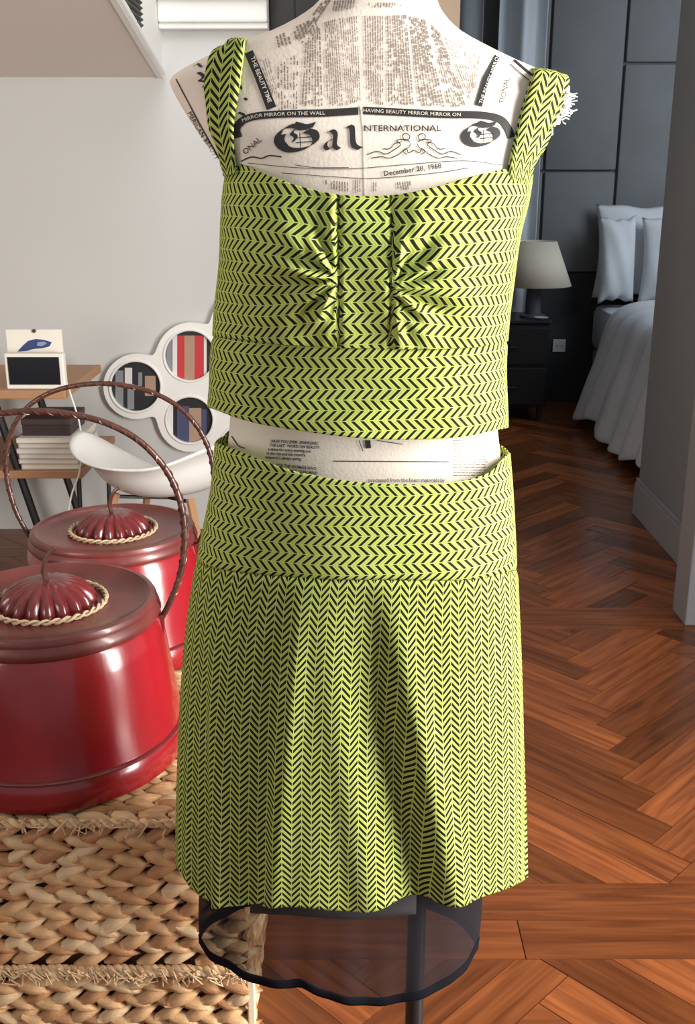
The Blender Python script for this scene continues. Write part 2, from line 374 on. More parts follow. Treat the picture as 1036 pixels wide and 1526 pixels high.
# ================================================================== DRESS FORM
Y0 = 1.15
def table(rows):
    out = []
    for py, l, r, dF, dB in rows:
        a = at(l, py, Y0); b = at(r, py, Y0); out.append((a.z, a.x, b.x, dF, dB))
    return sorted(out)
def ring(tab, th, z, n=2.4, curve=catmull):
    xl, xr_, dF, dB = curve(tab, z); cx = (xl+xr_)/2; hw = (xr_-xl)/2
    s, c = math.sin(th), math.cos(th)          # th=0 faces the camera, +th to the right
    e = 2/n
    X = cx+hw*math.copysign(abs(s)**e, s); D = dF if c > 0 else dB
    return Vector((X, Y0-D*math.copysign(abs(c)**e, c), z))
BT = table([(-110, 492, 642, .055, .05), (-40, 486, 646, .055, .052), (0, 478, 650, .056, .056), (25, 450, 662, .058, .058), (50, 402, 688, .062, .06),
            (72, 340, 728, .066, .062), (92, 298, 770, .068, .062), (108, 268, 808, .066, .06), (120, 254, 838, .064, .058), (132, 257, 848, .064, .058), (160, 272, 838, .070, .06), (200, 298, 815, .082, .066), (250, 336, 790, .094, .075),
            (300, 345, 770, .104, .08), (400, 350, 745, .108, .08), (500, 348, 738, .098, .08), (600, 345, 738, .088, .08), (680, 338, 745, .09, .085),
            (760, 322, 755, .10, .095), (900, 308, 765, .108, .1), (1000, 315, 758, .10, .1), (1050, 360, 700, .06, .06)])
DF = empty('dress_form', (at(620, 1400, Y0).x, Y0, 0), label='headless tailor bust covered in newspaper print on a black pole', cat='mannequin')
NU, NV = 128, 150
zt, zb = BT[-1][0], BT[0][0]
bv, bf = [], []
for j in range(NV+1):
    z = lerp(zt, zb, j/NV)
    for i in range(NU): bv.append(ring(BT, 2*math.pi*i/NU, z, 2.3 if z < 1.2 else 2.5))
for j in range(NV):
    for i in range(NU): bf.append((j*NU+i, (j+1)*NU+i, (j+1)*NU+(i+1) % NU, j*NU+(i+1) % NU))
bf.append(tuple(reversed([NV*NU+i for i in range(NU)]))); bf.append(tuple(range(NU)))
bvh = BVHTree.FromPolygons(bv, bf)
BODY = mesh('torso', bv, bf, M['news'], DF)
def onbody(px, py, off=.0008):
    d_ = ray(px, py).normalized(); h, n, i, t = bvh.ray_cast(CO, d_)
    if h is None:
        return at(px, py, Y0)
    if n.dot(d_) > 0: n = -n
    return h+n*off
pole = (at(620, 1400, Y0).x, Y0)
G().lathe([(.0125, .04), (.0125, .62)], (pole[0], pole[1], 0), 20).build('pole', M['black'], DF, smooth=True)
g = G(); g.lathe([(.14, 0), (.14, .008), (.11, .018), (.03, .03), (.022, .05), (.022, .09)], (pole[0], pole[1], 0), 40); g.build('stand_base', M['black'], DF, smooth=True)
G().lathe([(.018, .50), (.018, .54), (.0135, .55)], (pole[0], pole[1], 0), 20).build('collar', M['black'], DF, smooth=True)
# --- print on the newspaper cloth
def strip(g, pts, w_, off=.0008, mi=0):
    """ribbon lying on the torso; pts in photograph pixels, w_ full width"""
    P = []
    n = len(pts)
    for i, (x, y) in enumerate(pts):
        a, b = pts[max(i-1, 0)], pts[min(i+1, n-1)]; dx, dy = b[0]-a[0], b[1]-a[1]; L = math.hypot(dx, dy) or 1
        ww = w_(i/(n-1)) if callable(w_) else w_
        P.append((x-dy/L*ww/2, y+dx/L*ww/2)); P.append((x+dy/L*ww/2, y-dx/L*ww/2))
    g.add([onbody(*p, off) for p in P], [(2*i, 2*i+1, 2*i+3, 2*i+2) for i in range(n-1)], mi)
def dense(pts, step=4):
    out = []
    for a, b in zip(pts, pts[1:]):
        k = max(1, int(math.hypot(b[0]-a[0], b[1]-a[1])/step))
        out += [(lerp(a[0], b[0], i/k), lerp(a[1], b[1], i/k)) for i in range(k)]
    return out+[pts[-1]]
def smoothp(pts, k=5):
    tab = [(i, *p) for i, p in enumerate(pts)]
    return [tuple(catmull(tab, i/k)) for i in range((len(pts)-1)*k+1)]
def nib(g, pts, wd, ang=40, off=.0009, ox=0, oy=0, s=1, k=5):
    """broad-pen stroke"""
    vx, vy = math.cos(R_(ang))*wd/2*s, -math.sin(R_(ang))*wd/2*s
    P = smoothp(pts, k)
    vv = []
    for x, y in P: vv += [onbody(ox+x*s-vx, oy+y*s-vy, off), onbody(ox+x*s+vx, oy+y*s+vy, off)]
    g.add(vv, [(2*i, 2*i+1, 2*i+3, 2*i+2) for i in range(len(P)-1)])
def text(g, s, x, y, size, ang=0, off=.0011, path=None, stretch=1, mi=0, bold=0):
    cu = bpy.data.curves.new('t', 'FONT'); cu.body = s; cu.size = 1; cu.resolution_u = 2; cu.offset = bold
    o = bpy.data.objects.new('t', cu); C.objects.link(o); bpy.context.view_layer.update()
    me = bpy.data.meshes.new_from_object(o.evaluated_get(bpy.context.evaluated_depsgraph_get()))
    vv = []
    for v in me.vertices:
        lx, ly = v.co.x*size*stretch, v.co.y*size
        if path:
            q = path(lx); px, py = q[0]-math.sin(q[2])*ly, q[1]-math.cos(q[2])*ly
        else:
            a = R_(ang); px = x+lx*math.cos(a)+ly*math.sin(a); py = y+lx*math.sin(a)*1-ly*math.cos(a)
        vv.append(onbody(px, py, off))
    g.add(vv, [tuple(p.vertices) for p in me.polygons], mi)
    bpy.data.objects.remove(o); bpy.data.curves.remove(cu); bpy.data.meshes.remove(me)
def arc_path(pts):
    P = smoothp(pts, 8); L = [0]
    for a, b in zip(P, P[1:]): L.append(L[-1]+math.hypot(b[0]-a[0], b[1]-a[1]))
    def f(s):
        s = max(0, min(L[-1]-1e-4, s)); i = 0
        while L[i+1] < s: i += 1
        t = (s-L[i])/(L[i+1]-L[i]); a, b = P[i], P[i+1]
        return lerp(a[0], b[0], t), lerp(a[1], b[1], t), math.atan2(-(b[1]-a[1]), b[0]-a[0])
    return f
# black bands
bandL = [(356, 205), (353, 192), (362, 180), (385, 173), (430, 170), (480, 169), (534, 166)]
bandR = [(541, 165), (600, 168), (660, 171), (715, 172), (745, 178), (757, 192), (762, 205)]
for P_, w_ in ((smoothp(bandL, 8), 11), (smoothp(bandR, 8), 11), (dense([(371, 78), (386, 112), (405, 162)]), lambda t: 13+2*t), (dense([(741, 84), (724, 118), (713, 158)]), lambda t: 8+3*t)):
    g = G(); strip(g, P_, w_); g.build('printed_band', M['ink'], BODY, label='black printed band with small pale capitals')
g = G()
text(g, 'MIRROR MIRROR ON THE WALL', 0, 0, 7.6, path=arc_path([(x, y+3) for x, y in bandL[2:]]), stretch=1.12, off=.0016)
text(g, 'HAVING BEAUTY MIRROR MIRROR ON', 0, 0, 7.6, path=arc_path([(x, y+3) for x, y in bandR]), stretch=1.1, off=.0016)
text(g, 'THE BEAUTY TIME', 374, 86, 9, ang=69, off=.0016, bold=.01); text(g, 'THE BEAUTY MIRROR', 718, 156, 8.0, ang=-70, off=.0016)
g.build('band_lettering', M['paperink'], BODY, kind='stuff', label='pale capitals on the black bands')
# headline in broad-pen letters
def letG(ox, oy, s):
    g = G()
    nib(g, [(42, 8), (30, 4), (16, 6), (6, 14), (3, 24), (9, 34), (22, 40), (38, 39), (52, 34), (60, 25), (57, 15), (46, 11)], 13, 32, ox=ox, oy=oy, s=s)
    nib(g, [(10, 17), (8, 26), (14, 34)], 11, 10, ox=ox, oy=oy, s=s)
    nib(g, [(28, 2), (36, 4), (45, 6), (58, 2)], 10, 60, ox=ox, oy=oy, s=s)
    nib(g, [(30, 8), (24, 15), (30, 20), (26, 28)], 7, 30, ox=ox, oy=oy, s=s)
    for a in ([(36, 14), (37, 36)], [(30, 22), (55, 20)], [(30, 29), (56, 27)]): strip(g, [(ox+x*s, oy+y*s) for x, y in a], 1.3)
    g.build('headline_letter', M['ink'], BODY, label='large black blackletter capital')
letG(411, 184, 1.0); letG(689, 182, .86)
g = G()
for st, wd, a in (([(4, 12), (12, 8), (18, 14), (17, 30), (23, 36)], 8, 28), ([(17, 20), (7, 24), (3, 31), (8, 36), (16, 30)], 7, 30)): nib(g, st, wd, a, ox=482, oy=187)
g.build('headline_letter', M['ink'], BODY, label='large black blackletter small a')
g = G()
nib(g, [(0, 4), (5, 8), (6, 26), (9, 34), (17, 38)], 9, 28, ox=520, oy=184)
g.build('headline_letter', M['ink'], BODY, label='large black blackletter small l')
g = G()
text(g, 'NTERNATIONAL', 542, 196, 12.5, ang=0, stretch=1.22, bold=.008)
text(g, 'December 28, 1968', 572, 263, 11, ang=-8, stretch=.98, bold=.012)
text(g, 'ONAL', 366, 231, 12, ang=-40, stretch=1.0); text(g, 'TIONAL', 750, 156, 11, ang=-76, stretch=1.0)
strip(g, smoothp([(360, 240), (375, 234), (390, 236), (402, 232), (420, 234)]), 2)
for q in ([(370, 243), (440, 250), (520, 252), (600, 246), (690, 240), (748, 246)], [(420, 258), (500, 264), (560, 266), (650, 258), (700, 250)], [(440, 246), (470, 250), (520, 250)]): strip(g, smoothp(q), .9)
# two reclining figures and scrollwork drawn in thin line
for sx in (1, -1):
    def m_(p): return [(617+sx*x, y) for x, y in p]
    strip(g, smoothp(m_([(70, 231), (55, 226), (42, 230), (30, 224), (20, 216), (26, 210), (14, 208), (6, 212)])), 1.3)
    strip(g, smoothp(m_([(64, 236), (48, 234), (36, 236), (22, 230), (12, 222), (8, 228), (0, 224)])), 1.2)
    strip(g, smoothp(m_([(6, 203), (12, 199), (17, 203), (14, 209), (8, 208), (6, 203)])), 1.3)
    strip(g, smoothp(m_([(18, 212), (28, 214), (36, 222), (46, 222)])), 1.2); strip(g, smoothp(m_([(4, 214), (8, 220), (16, 226), (10, 231)])), 1.1)
# left shoulder letters
nib(g, [(0, 4), (6, 0), (12, 4), (20, 0)], 4, 30, ox=289, oy=96); nib(g, [(2, 0), (10, 6), (4, 12), (14, 14), (10, 22)], 6, 20, ox=294, oy=108)
nib(g, [(0, 0), (5, 6), (1, 14)], 5, 20, ox=309, oy=134); nib(g, [(0, 0), (8, 4), (3, 12), (6, 20)], 4.5, 30, ox=356, oy=168)
nib(g, [(0, 0), (5, 2)], 4, 50, ox=364, oy=147); nib(g, [(0, 0), (3, 5)], 4, 50, ox=358, oy=128)
strip(g, dense([(263, 118), (300, 188), (334, 248)]), 1.4); text(g, 'MERICAN BEAUTY', 280, 168, 10, ang=60)
strip(g, dense([(766, 90), (792, 112)]), 3); strip(g, dense([(760, 96), (788, 120)]), 1.2)
# waist marks
strip(g, dense([(548, 656), (549, 668)]), 8); strip(g, dense([(535, 656), (541, 672)]), 1.2); strip(g, dense([(562, 656), (600, 662)]), 1)
strip(g, dense([(497, 687), (670, 688)], 8), 1.3)
text(g, 'processed from the finest materials by', 549, 718, 8.6, stretch=.85)
for k, t_ in enumerate(('HAVE YOU EVER  SPARKLING', 'THE LAST  WORD ON BEAUTY', 'a dress for every evening out', 'in the city and the country', 'where it is always spring')): text(g, t_, 404-2*k, 659+k*6, 6.2, ang=3, stretch=.86, bold=.02)
for k, t_ in enumerate(('FOR THE WOMAN WHO', 'KNOWS HER OWN MIND')): text(g, t_, 412, 695+k*6.5, 6.2, ang=5, stretch=.86, bold=.02)
strip(g, smoothp([(346, 650), (356, 664), (366, 668)]), 1.5)
g.build('masthead_lettering', M['ink'], BODY, kind='stuff', label='small black newspaper lettering and line drawing')
# columns of tiny upright print
g = G(); rr = random.Random(3)
def column(tl, tr, bl, br, lines, dens=.8, wf=.5):
    for i in range(lines):
        t = (i+.5)/lines; a = (lerp(tl[0], tr[0], t), lerp(tl[1], tr[1], t)); b = (lerp(bl[0], br[0], t), lerp(bl[1], br[1], t))
        L = math.hypot(b[0]-a[0], b[1]-a[1]); s = 0; wline = math.hypot(br[0]-bl[0], br[1]-bl[1])/lines*wf
        while s < L-2:
            e = min(L, s+rr.uniform(2, 8))
            if rr.random() < dens: strip(g, [(lerp(a[0], b[0], s/L)+rr.uniform(-.3, .3), lerp(a[1], b[1], s/L)), (lerp(a[0], b[0], e/L), lerp(a[1], b[1], e/L))], wline*rr.uniform(.7, 1.1), .0007)
            s = e+rr.uniform(.8, 1.6)
column((483, 34), (503, 28), (487, 158), (512, 158), 7); column((505, 28), (533, 24), (516, 158), (538, 150), 8); column((542, 24), (572, 24), (545, 150), (572, 158), 8)
column((576, 24), (606, 22), (577, 158), (618, 156), 9); column((610, 24), (634, 30), (624, 158), (664, 160), 8); column((640, 34), (655, 50), (668, 160), (700, 158), 7, .7)
column((660, 54), (718, 86), (700, 150), (708, 130), 8, .6); column((455, 60), (478, 42), (448, 160), (482, 158), 7, .75); column((412, 100), (446, 78), (414, 166), (444, 162), 7, .6)
column((410, 56), (470, 26), (414, 74), (478, 46), 12, .8); column((384, 84), (400, 80), (404, 140), (414, 140), 4, .7)
column((480, 2), (494, 0), (440, 56), (452, 66), 3, .8); column((498, 2), (530, 0), (494, 18), (528, 14), 8, .8); column((548, 4), (600, 4), (548, 12), (598, 12), 12, .8)
column((484, 268), (520, 272), (484, 282), (520, 286), 9, .8); column((528, 268), (538, 268), (528, 288), (538, 288), 3, .8); column((555, 272), (562, 272), (555, 286), (562, 286), 2, .9); column((590, 272), (612, 270), (592, 284), (614, 282), 6, .8)
for y in range(656, 712, 4):
    x = 676
    while x < 722: e = x+rr.uniform(2, 7); strip(g, [(x, y+rr.uniform(-.3, .3)), (e, y)], 1.1, .0007); x = e+1.6
g.build('fine_print', M['greyink'], BODY, kind='stuff', label='columns of tiny grey newspaper text')
# seam down the front of the cover
g = G(); strip(g, dense([(538, 158), (543, 192), (545, 292)]), 3, .0007); g.build('front_seam', M['news'], BODY)
# frayed threads on the right shoulder
g = G(); rr = random.Random(5)
edge = [(838, 128), (842, 150), (836, 170), (824, 186), (814, 206)]
for k in range(46):
    t = rr.random()*4; i = min(3, int(t)); e = (lerp(edge[i][0], edge[i+1][0], t-i), lerp(edge[i][1], edge[i+1][1], t-i))
    p = at(e[0], e[1], Y0-.03+rr.uniform(-.015, .03)); L_ = rr.uniform(4, 20)*(1 if t < 2.4 else .35); a = rr.uniform(-.7, .9)
    q = [p+Vector((math.cos(a)*L_*s_/1300, rr.uniform(-.003, .003), -math.sin(a)*L_*s_/1300+rr.uniform(-.002, .002))) for s_ in (0, .35, .7, 1)]
    g.tube(q, .0008, 4)
for (x_, y_, r_) in ((838, 142, .007), (835, 160, .008), (842, 152, .005), (826, 178, .006), (816, 198, .004)):
    c_ = at(x_, y_, Y0-.02)
    for kk in range(5): g.tube([c_+Vector((rr.uniform(-r_, r_), rr.uniform(-r_, r_), rr.uniform(-r_, r_))) for _ in range(4)], .0022, 5)
g.build('frayed_edge', M['thread'], BODY, kind='stuff', label='white frayed threads at the right shoulder edge')

# ================================================================== GARMENTS
def solve_edge(tab, th, edge, n, zg):
    """height on the garment surface whose picture meets the measured edge"""
    z = zg
    for _ in range(8):
        P = ring(tab, th, z, n); px, _y = proj(P); py = catmull(edge, px)[0]; z = at(px, py, P.y).z
    return z
def garment(name, tab, top, bot, m, parent, nu=256, nv=60, n=2.3, disp=None, zg=1.0, uref=None, uvf=None, thick=.0014, label=None, mats=None):
    vs_, uv, fs = [], [], []
    ths = [-math.pi+2*math.pi*i/nu for i in range(nu+1)]
    zT = [solve_edge(tab, t, top, n, zg) if not isinstance(top, float) else top for t in [max(-1.55, min(1.55, t)) for t in ths]]
    zB = [solve_edge(tab, t, bot, n, zg) if not isinstance(bot, float) else bot for t in [max(-1.55, min(1.55, t)) for t in ths]]
    # blend across the back so the seam closes
    for Z in (zT, zB):
        a, b = Z[0], Z[-1]; mean = (a+b)/2
        for i, t in enumerate(ths):
            if abs(t) > 1.55: Z[i] = lerp(Z[i], mean, (abs(t)-1.55)/(math.pi-1.55))
    ur = uref if uref else (sum(zT)/len(zT)+sum(zB)/len(zB))/2
    acc = [0]
    for a, b in zip(ths, ths[1:]): acc.append(acc[-1]+(ring(tab, a, ur, n)-ring(tab, b, ur, n)).length)
    mid = acc[nu//2]
    for j in range(nv+1):
        for i, t in enumerate(ths):
            z = lerp(zT[i], zB[i], j/nv); P = ring(tab, t, z, n); q = (acc[i]-mid, z)
            if disp:
                dn = disp(P, t, j/nv); c_ = ring(tab, 0, z, n); ce = Vector((c_.x, Y0, z)); nrm = (P-ce); nrm.x *= .45; nrm.normalize(); P = P+nrm*dn
            if uvf: q = uvf(q, P)
            vs_.append(P); uv.append(q)
    w_ = nu+1
    for j in range(nv):
        for i in range(nu): fs.append((j*w_+i, (j+1)*w_+i, (j+1)*w_+i+1, j*w_+i+1))
    o = mesh(name, vs_, fs, m, parent, uv=uv)
    md = o.modifiers.new('thickness', 'SOLIDIFY'); md.thickness = thick; md.offset = -1
    if label: o['label'] = label
    return o, zT, zB
# ---- crop top
TT = table([(200, 330, 800, .098, .09), (240, 338, 793, .104, .09), (300, 335, 785, .118, .095), (350, 331, 774, .128, .1), (400, 327, 764, .132, .1), (450, 323, 758, .128, .1), (505, 318, 756, .118, .1),
            (560, 312, 755, .116, .1), (610, 308, 755, .118, .1), (650, 307, 756, .119, .1)])
TOP = empty('crop_top', (0, Y0, .95), label='sleeveless lime green chevron crop top with wide straps and a straight hem', cat='top')
neck = [(330, 240), (345, 241), (370, 248), (400, 260), (450, 278), (500, 289), (545, 292), (590, 290), (640, 280), (690, 266), (735, 255), (765, 252), (800, 262)]
hem = [(300, 607), (308, 608), (350, 622), (400, 634), (500, 649), (600, 656), (680, 652), (755, 638), (762, 636)]
mid_s = [(300, 498), (330, 502), (400, 511), (500, 518), (600, 520), (700, 518), (760, 508)]
gl = at(503, 415, Y0-.12); gr = at(584, 430, Y0-.12); bl = at(425, 365, Y0-.12); br = at(665, 365, Y0-.12)
seamL = at(505, 400, Y0-.12).x; seamR = at(582, 400, Y0-.12).x
def gauss(x, s): return math.exp(-(x/s)**2)
def bust(P, th, t):
    if P.y > Y0: return 0
    x, z = P.x, P.z; dsp = 0
    dsp += .010*gauss(math.hypot((x-bl.x), (z-bl.z)*.9), .055)+.010*gauss(math.hypot((x-br.x), (z-br.z)*.9), .055)
    for c_, s in ((gl, -1), (gr, 1)):
        u = (x-c_.x)*s; v = z-c_.z
        if u > -.002:
            r = math.hypot(u, v); a = math.atan2(v, u); amp = .0042*gauss(r-.022, .04)*min(1, u/.006 if u > 0 else 0)
            dsp += amp*(math.sin(a*9+r*22+s)+.55*math.sin(a*15-r*60+1))
            dsp += .0028*math.sin(a*5+.6*s)*gauss(r-.06, .035)*min(1, max(0, u)/.02)
    dsp -= .0032*(gauss(x-seamL, .0016)+gauss(x-seamR, .0016))
    dsp += -.006*gauss((z-(gl.z-.065)), .03)*gauss(x-(seamL+seamR)/2, .12)*0
    dsp += .0012*math.sin(x*95+z*40)
    return dsp
def bust_uv(q, P):
    """cloth drawn together at the two gathers, panels cut apart at the seams"""
    u, v = q
    for c_, s in ((gl, -1), (gr, 1)):
        du = (P.x-c_.x)*s; dv = P.z-c_.z
        if du > 0 and P.y < Y0: v += dv*.55*gauss(math.hypot(du*.8, dv), .045)
    if seamL < P.x < seamR and P.y < Y0: v += .004
    elif P.x >= seamR: v += .001
    return (u, v)
o, zT, zBt = garment('bodice', TT, neck, mid_s, M['fab'], TOP, nu=420, nv=110, disp=bust, uvf=bust_uv, zg=1.25)
def bandd(P, th, t):
    if P.y > Y0: return 0
    return .0012*math.sin(P.x*60+1)*t+.0022*(gauss(t, .045))*-1+.0012*math.sin(P.x*31+P.z*50)+.0025*gauss(P.x-.06+.2*(t-.5), .02)*math.sin(t*3)
o, _, _ = garment('midriff_band', TT, mid_s, hem, M['fab'], TOP, nu=300, nv=40, disp=bandd, uvf=lambda q, P: (q[0]+.003, q[1]-.0035), zg=1.1)
# stitched seams on the bodice
g = G()
def stitchline(g, pts, r=.0009, gap=None):
    g.tube(pts, r, 5)
for sx in (seamL, seamR):
    P = []
    for k in range(40):
        y = lerp(291, 516, k/39); p = at(505, y, Y0-.12); z = p.z
        th = 0
        lo, hi = -1.0, 1.0
        for _ in range(24):
            th = (lo+hi)/2
            if ring(TT, th, z, 2.3).x < sx: lo = th
            else: hi = th
        q = ring(TT, th, z, 2.3); P.append(Vector((sx+.0006*math.sin(k*2.1), q.y-bust(Vector((sx, q.y, z)), th, 0)+.0002-.0006, z)))
    g2 = G(); g2.tube(P, .0009, 5); g2.build('panel_seam', M['stitch'], TOP, smooth=True)
# straps
def strap(rows, back, sgn):
    L = []
    for lx, ly, rx, ry in rows:
        sec = []
        for k in range(7):
            t = k/6; sec.append(onbody(lerp(lx, rx, t), lerp(ly, ry, t), .0045+.0015*math.sin(math.pi*t)))
        L.append(sec)
    a = L[0]
    for dy, dz in back: L.insert(0, [Vector((p.x-sgn*(.05*min(1, -dz/.12) if dz < 0 else 0), max(p.y, Y0-.03)+dy, p.z+dz)) for p in a])
    # resample lengthwise
    vs_, uv, fs = [], [], []; n = len(L); K = 8; s = 0; last = None
    for i in range((n-1)*K+1):
        x = i/K; row = [Vector(catmull([(m_, *L[m_][k]) for m_ in range(n)], x)) for k in range(7)]
        if last: s += (row[3]-last).length
        last = row[3]
        wd = (row[6]-row[0]).length
        for k in range(7): vs_.append(row[k]); uv.append((wd*(k/6-.5), -s))
    for i in range((n-1)*K):
        for k in range(6): fs.append((i*7+k, i*7+k+1, (i+1)*7+k+1, (i+1)*7+k))
    o = mesh('strap', vs_, fs, M['fabs'], TOP, uv=uv)
    md = o.modifiers.new('thickness', 'SOLIDIFY'); md.thickness = .002; md.offset = 0
strap([(336, 68, 369, 66), (318, 86, 366, 84), (308, 122, 362, 112), (311, 155, 357, 146), (317, 191, 352, 180), (330, 220, 352, 210), (336, 246, 356, 240), (337, 262, 360, 258)], [(.06, .0), (.10, -.05), (.115, -.13), (.12, -.2)], -1)
strap([(791, 110, 842, 121), (782, 138, 836, 142), (772, 172, 822, 178), (762, 212, 808, 214), (754, 246, 794, 250), (754, 270, 788, 275)], [(.055, .003), (.09, -.04), (.11, -.12), (.115, -.2)], 1)

# ---- skirt
ST = table([(620, 324, 757, .118, .1), (660, 321, 758, .12, .1), (720, 316, 763, .124, .105), (800, 300, 768, .128, .11), (870, 286, 771, .13, .112), (960, 275, 775, .128, .112), (1050, 268, 778, .125, .112),
            (1150, 264, 780, .122, .112), (1250, 262, 781, .119, .112), (1400, 262, 781, .115, .112)])
SK = empty('skirt', (0, Y0, .7), label='lime green chevron A-line skirt with a wide yoke below the bare waist', cat='skirt')
wtop = [(315, 657), (322, 660), (345, 668), (400, 690), (450, 705), (520, 717), (600, 722), (680, 718), (730, 704), (752, 682), (765, 672)]
yoke = [(262, 828), (300, 842), (350, 852), (415, 860), (520, 864), (640, 866), (720, 862), (772, 850)]
shem = [(255, 1284), (264, 1296), (280, 1326), (300, 1347), (340, 1352), (400, 1351), (450, 1353), (520, 1361), (570, 1357), (610, 1346), (660, 1347), (700, 1340), (745, 1330), (782, 1312), (790, 1306)]
def px_of(P): return proj(P)
def yoked(P, th, t):
    if P.y > Y0: return 0
    return .0012*math.sin(P.x*48+2)*t - .0016*gauss(1-t, .03)
def fold(d, w1, w2):
    """gentle run-out on the left, short steep rise on the right of a valley at d=0"""
    return -math.exp(-(d/w1)**2) if d < 0 else -math.exp(-(d/w2)**2)+.55*math.exp(-((d-w2*2.1)/(w2*1.3))**2)
def skirtd(P, th, t):
    if P.y > Y0: return .006*math.sin(P.x*60)*t
    px, py = proj(P); dsp = 0; k = min(1, t*2.2)
    dsp += .016*k*fold(px-lerp(540, 636, t), 55, 20)
    dsp += .006*min(1, t*4)*fold(px-lerp(424, 380, t), 34, 12)
    dsp += .004*t*fold(px-lerp(440, 520, t), 40, 18)*.8
    dsp += .012*t*fold(px-lerp(300, 306, t), 30, 8)*.8
    dsp += .0025*t*math.sin((px-640)/24)*gauss(px-700, 60)
    dsp -= .0018*gauss(t, .012)
    return dsp
garment('yoke', ST, wtop, yoke, M['fab'], SK, nu=320, nv=40, disp=yoked, zg=1.0, uvf=lambda q, P: (q[0]*.97, q[1]))
garment('skirt_panel', ST, yoke, shem, M['fabs'], SK, nu=520, nv=120, disp=skirtd, zg=.7, uref=.75)
# side zip seam at the left of the yoke
g = G(); g.tube([at(324, y, Y0-.035)+Vector((.0, -.0015, 0)) for y in (662, 676, 690, 704, 712)], .0011, 5); g.build('side_zip', M['stitch'], SK, smooth=True)
# chiffon underskirt
LT = table([(1250, 300, 716, .095, .095), (1320, 298, 718, .096, .095), (1360, 297, 716, .096, .095), (1420, 300, 710, .095, .094), (1500, 305, 702, .092, .092)])
ltop = [(290, 1290), (520, 1300), (720, 1290)]
lhem = [(290, 1395), (300, 1409), (315, 1432), (345, 1448), (380, 1464), (430, 1474), (450, 1474), (480, 1486), (540, 1499), (575, 1499), (620, 1488), (650, 1478), (680, 1460), (698, 1446), (708, 1424), (716, 1405)]
lhem2 = [(x, y-13) for x, y in lhem]
def chif(P, th, t):
    px, py = proj(P); return (.002*math.sin(px/19.)+.0012*math.sin(px/8.3+2))*t
LN, _, _ = garment('chiffon_lining', LT, ltop, lhem, M['sheer'], SK, nu=240, nv=24, disp=chif, zg=.5, thick=.0006, label='sheer black chiffon lining hanging below the hem')
LN.modifiers.clear()
LT2 = table([(1250, 372, 622, .075, .07), (1500, 374, 618, .073, .07)])
garment('inner_lining', LT2, [(360, 1290), (640, 1290)], [(360, 1360), (430, 1364), (520, 1370), (600, 1364), (640, 1360)], M['greysheer'], SK, nu=120, nv=8, zg=.5, thick=.0005, label='pale grey inner lining just below the hem')
LH, _, _ = garment('lining_hem', LT, lhem2, lhem, M['sheerhem'], SK, nu=240, nv=3, disp=lambda P, th, t: chif(P, th, 1)+.0008, zg=.5, thick=.0004, label='opaque black rolled edge of the chiffon lining')

# ================================================================== RED BASKETS AND WICKER CHEST
ZC = .405; CFY = 1.315
CX1 = at(377, 1400, CFY).x; CX0 = CX1-.80; CBY = 2.22
CHS = empty('wicker_chest', ((CX0+CX1)/2, (CFY+CBY)/2, 0), label='low woven hyacinth chest in brown and straw tones under the red baskets', cat='chest')
G().box(CX0+.01, CFY+.02, .0, CX1-.012, CBY, ZC-.012).build('core', M['under'], CHS)
zr = at(100, 1447, CFY).z            # rope between lid and base
def leafm(L_, Hh, D_):
    """pointed plump strand, long axis x"""
    vs_, fs = [], []; ns, nr = 6, 7
    for i in range(ns):
        t = i/(ns-1); w_ = (math.sin(math.pi*min(1, (t*.93+.1)))**.75) if t < .999 else .06
        for k in range(nr):
            a = 2*math.pi*k/nr; vs_.append((lerp(-L_/2, L_/2, t), -D_*w_*math.cos(a)-D_*.25*(1-abs(2*t-1)), Hh/2*w_*math.sin(a)))
    for i in range(ns-1):
        for k in range(nr): fs.append((i*nr+k, i*nr+(k+1) % nr, (i+1)*nr+(k+1) % nr, (i+1)*nr+k))
    fs.append(tuple(range(nr))); fs.append(tuple(reversed([(ns-1)*nr+k for k in range(nr)])))
    return vs_, fs
LS = []
for k, mm in enumerate(('straw', 'straw', 'straw2', 'straw3')):
    for q in range(3):
        v_, f_ = leafm(.060+.003*q, .0245+.002*(q-1), .0115)
        me = bpy.data.meshes.new('strand'); me.from_pydata([(x, y, z+.0012*math.sin(x*150+q)) for x, y, z in v_], [], f_); me.polygons.foreach_set('use_smooth', [True]*len(me.polygons)); me.materials.append(M[mm]); LS.append(me)
rr = random.Random(11)
def lay_front(z0, z1, nrows):
    dz = (z1-z0)/nrows; per = .046
    for r in range(nrows):
        up = 1 if r % 2 else -1
        x = CX1-.018-per*(0.05 if r % 4 < 2 else .5)
        while x > -.80 and x > CX0:
            wv = .004*math.sin(x*22+r*.7)
            o = bpy.data.objects.new('strand', rr.choice(LS)); C.objects.link(o); o.parent = CHS
            o.location = Vector((x+rr.uniform(-.003, .003)-.0, CFY+.012+rr.uniform(-.003, .003), z0+dz*(r+.5)+wv*.6+rr.uniform(-.0015, .0015)))-CHS.location
            o.rotation_euler = (rr.uniform(-.2, .2), up*R_(24)+rr.uniform(-.05, .05), rr.uniform(.02, .22)); s_ = rr.uniform(.92, 1.1); o.scale = (s_, s_, s_*rr.uniform(.85, 1.1)); x -= per
lay_front(zr+.012, ZC-.016, 15)
lay_front(.01, zr-.012, 7)
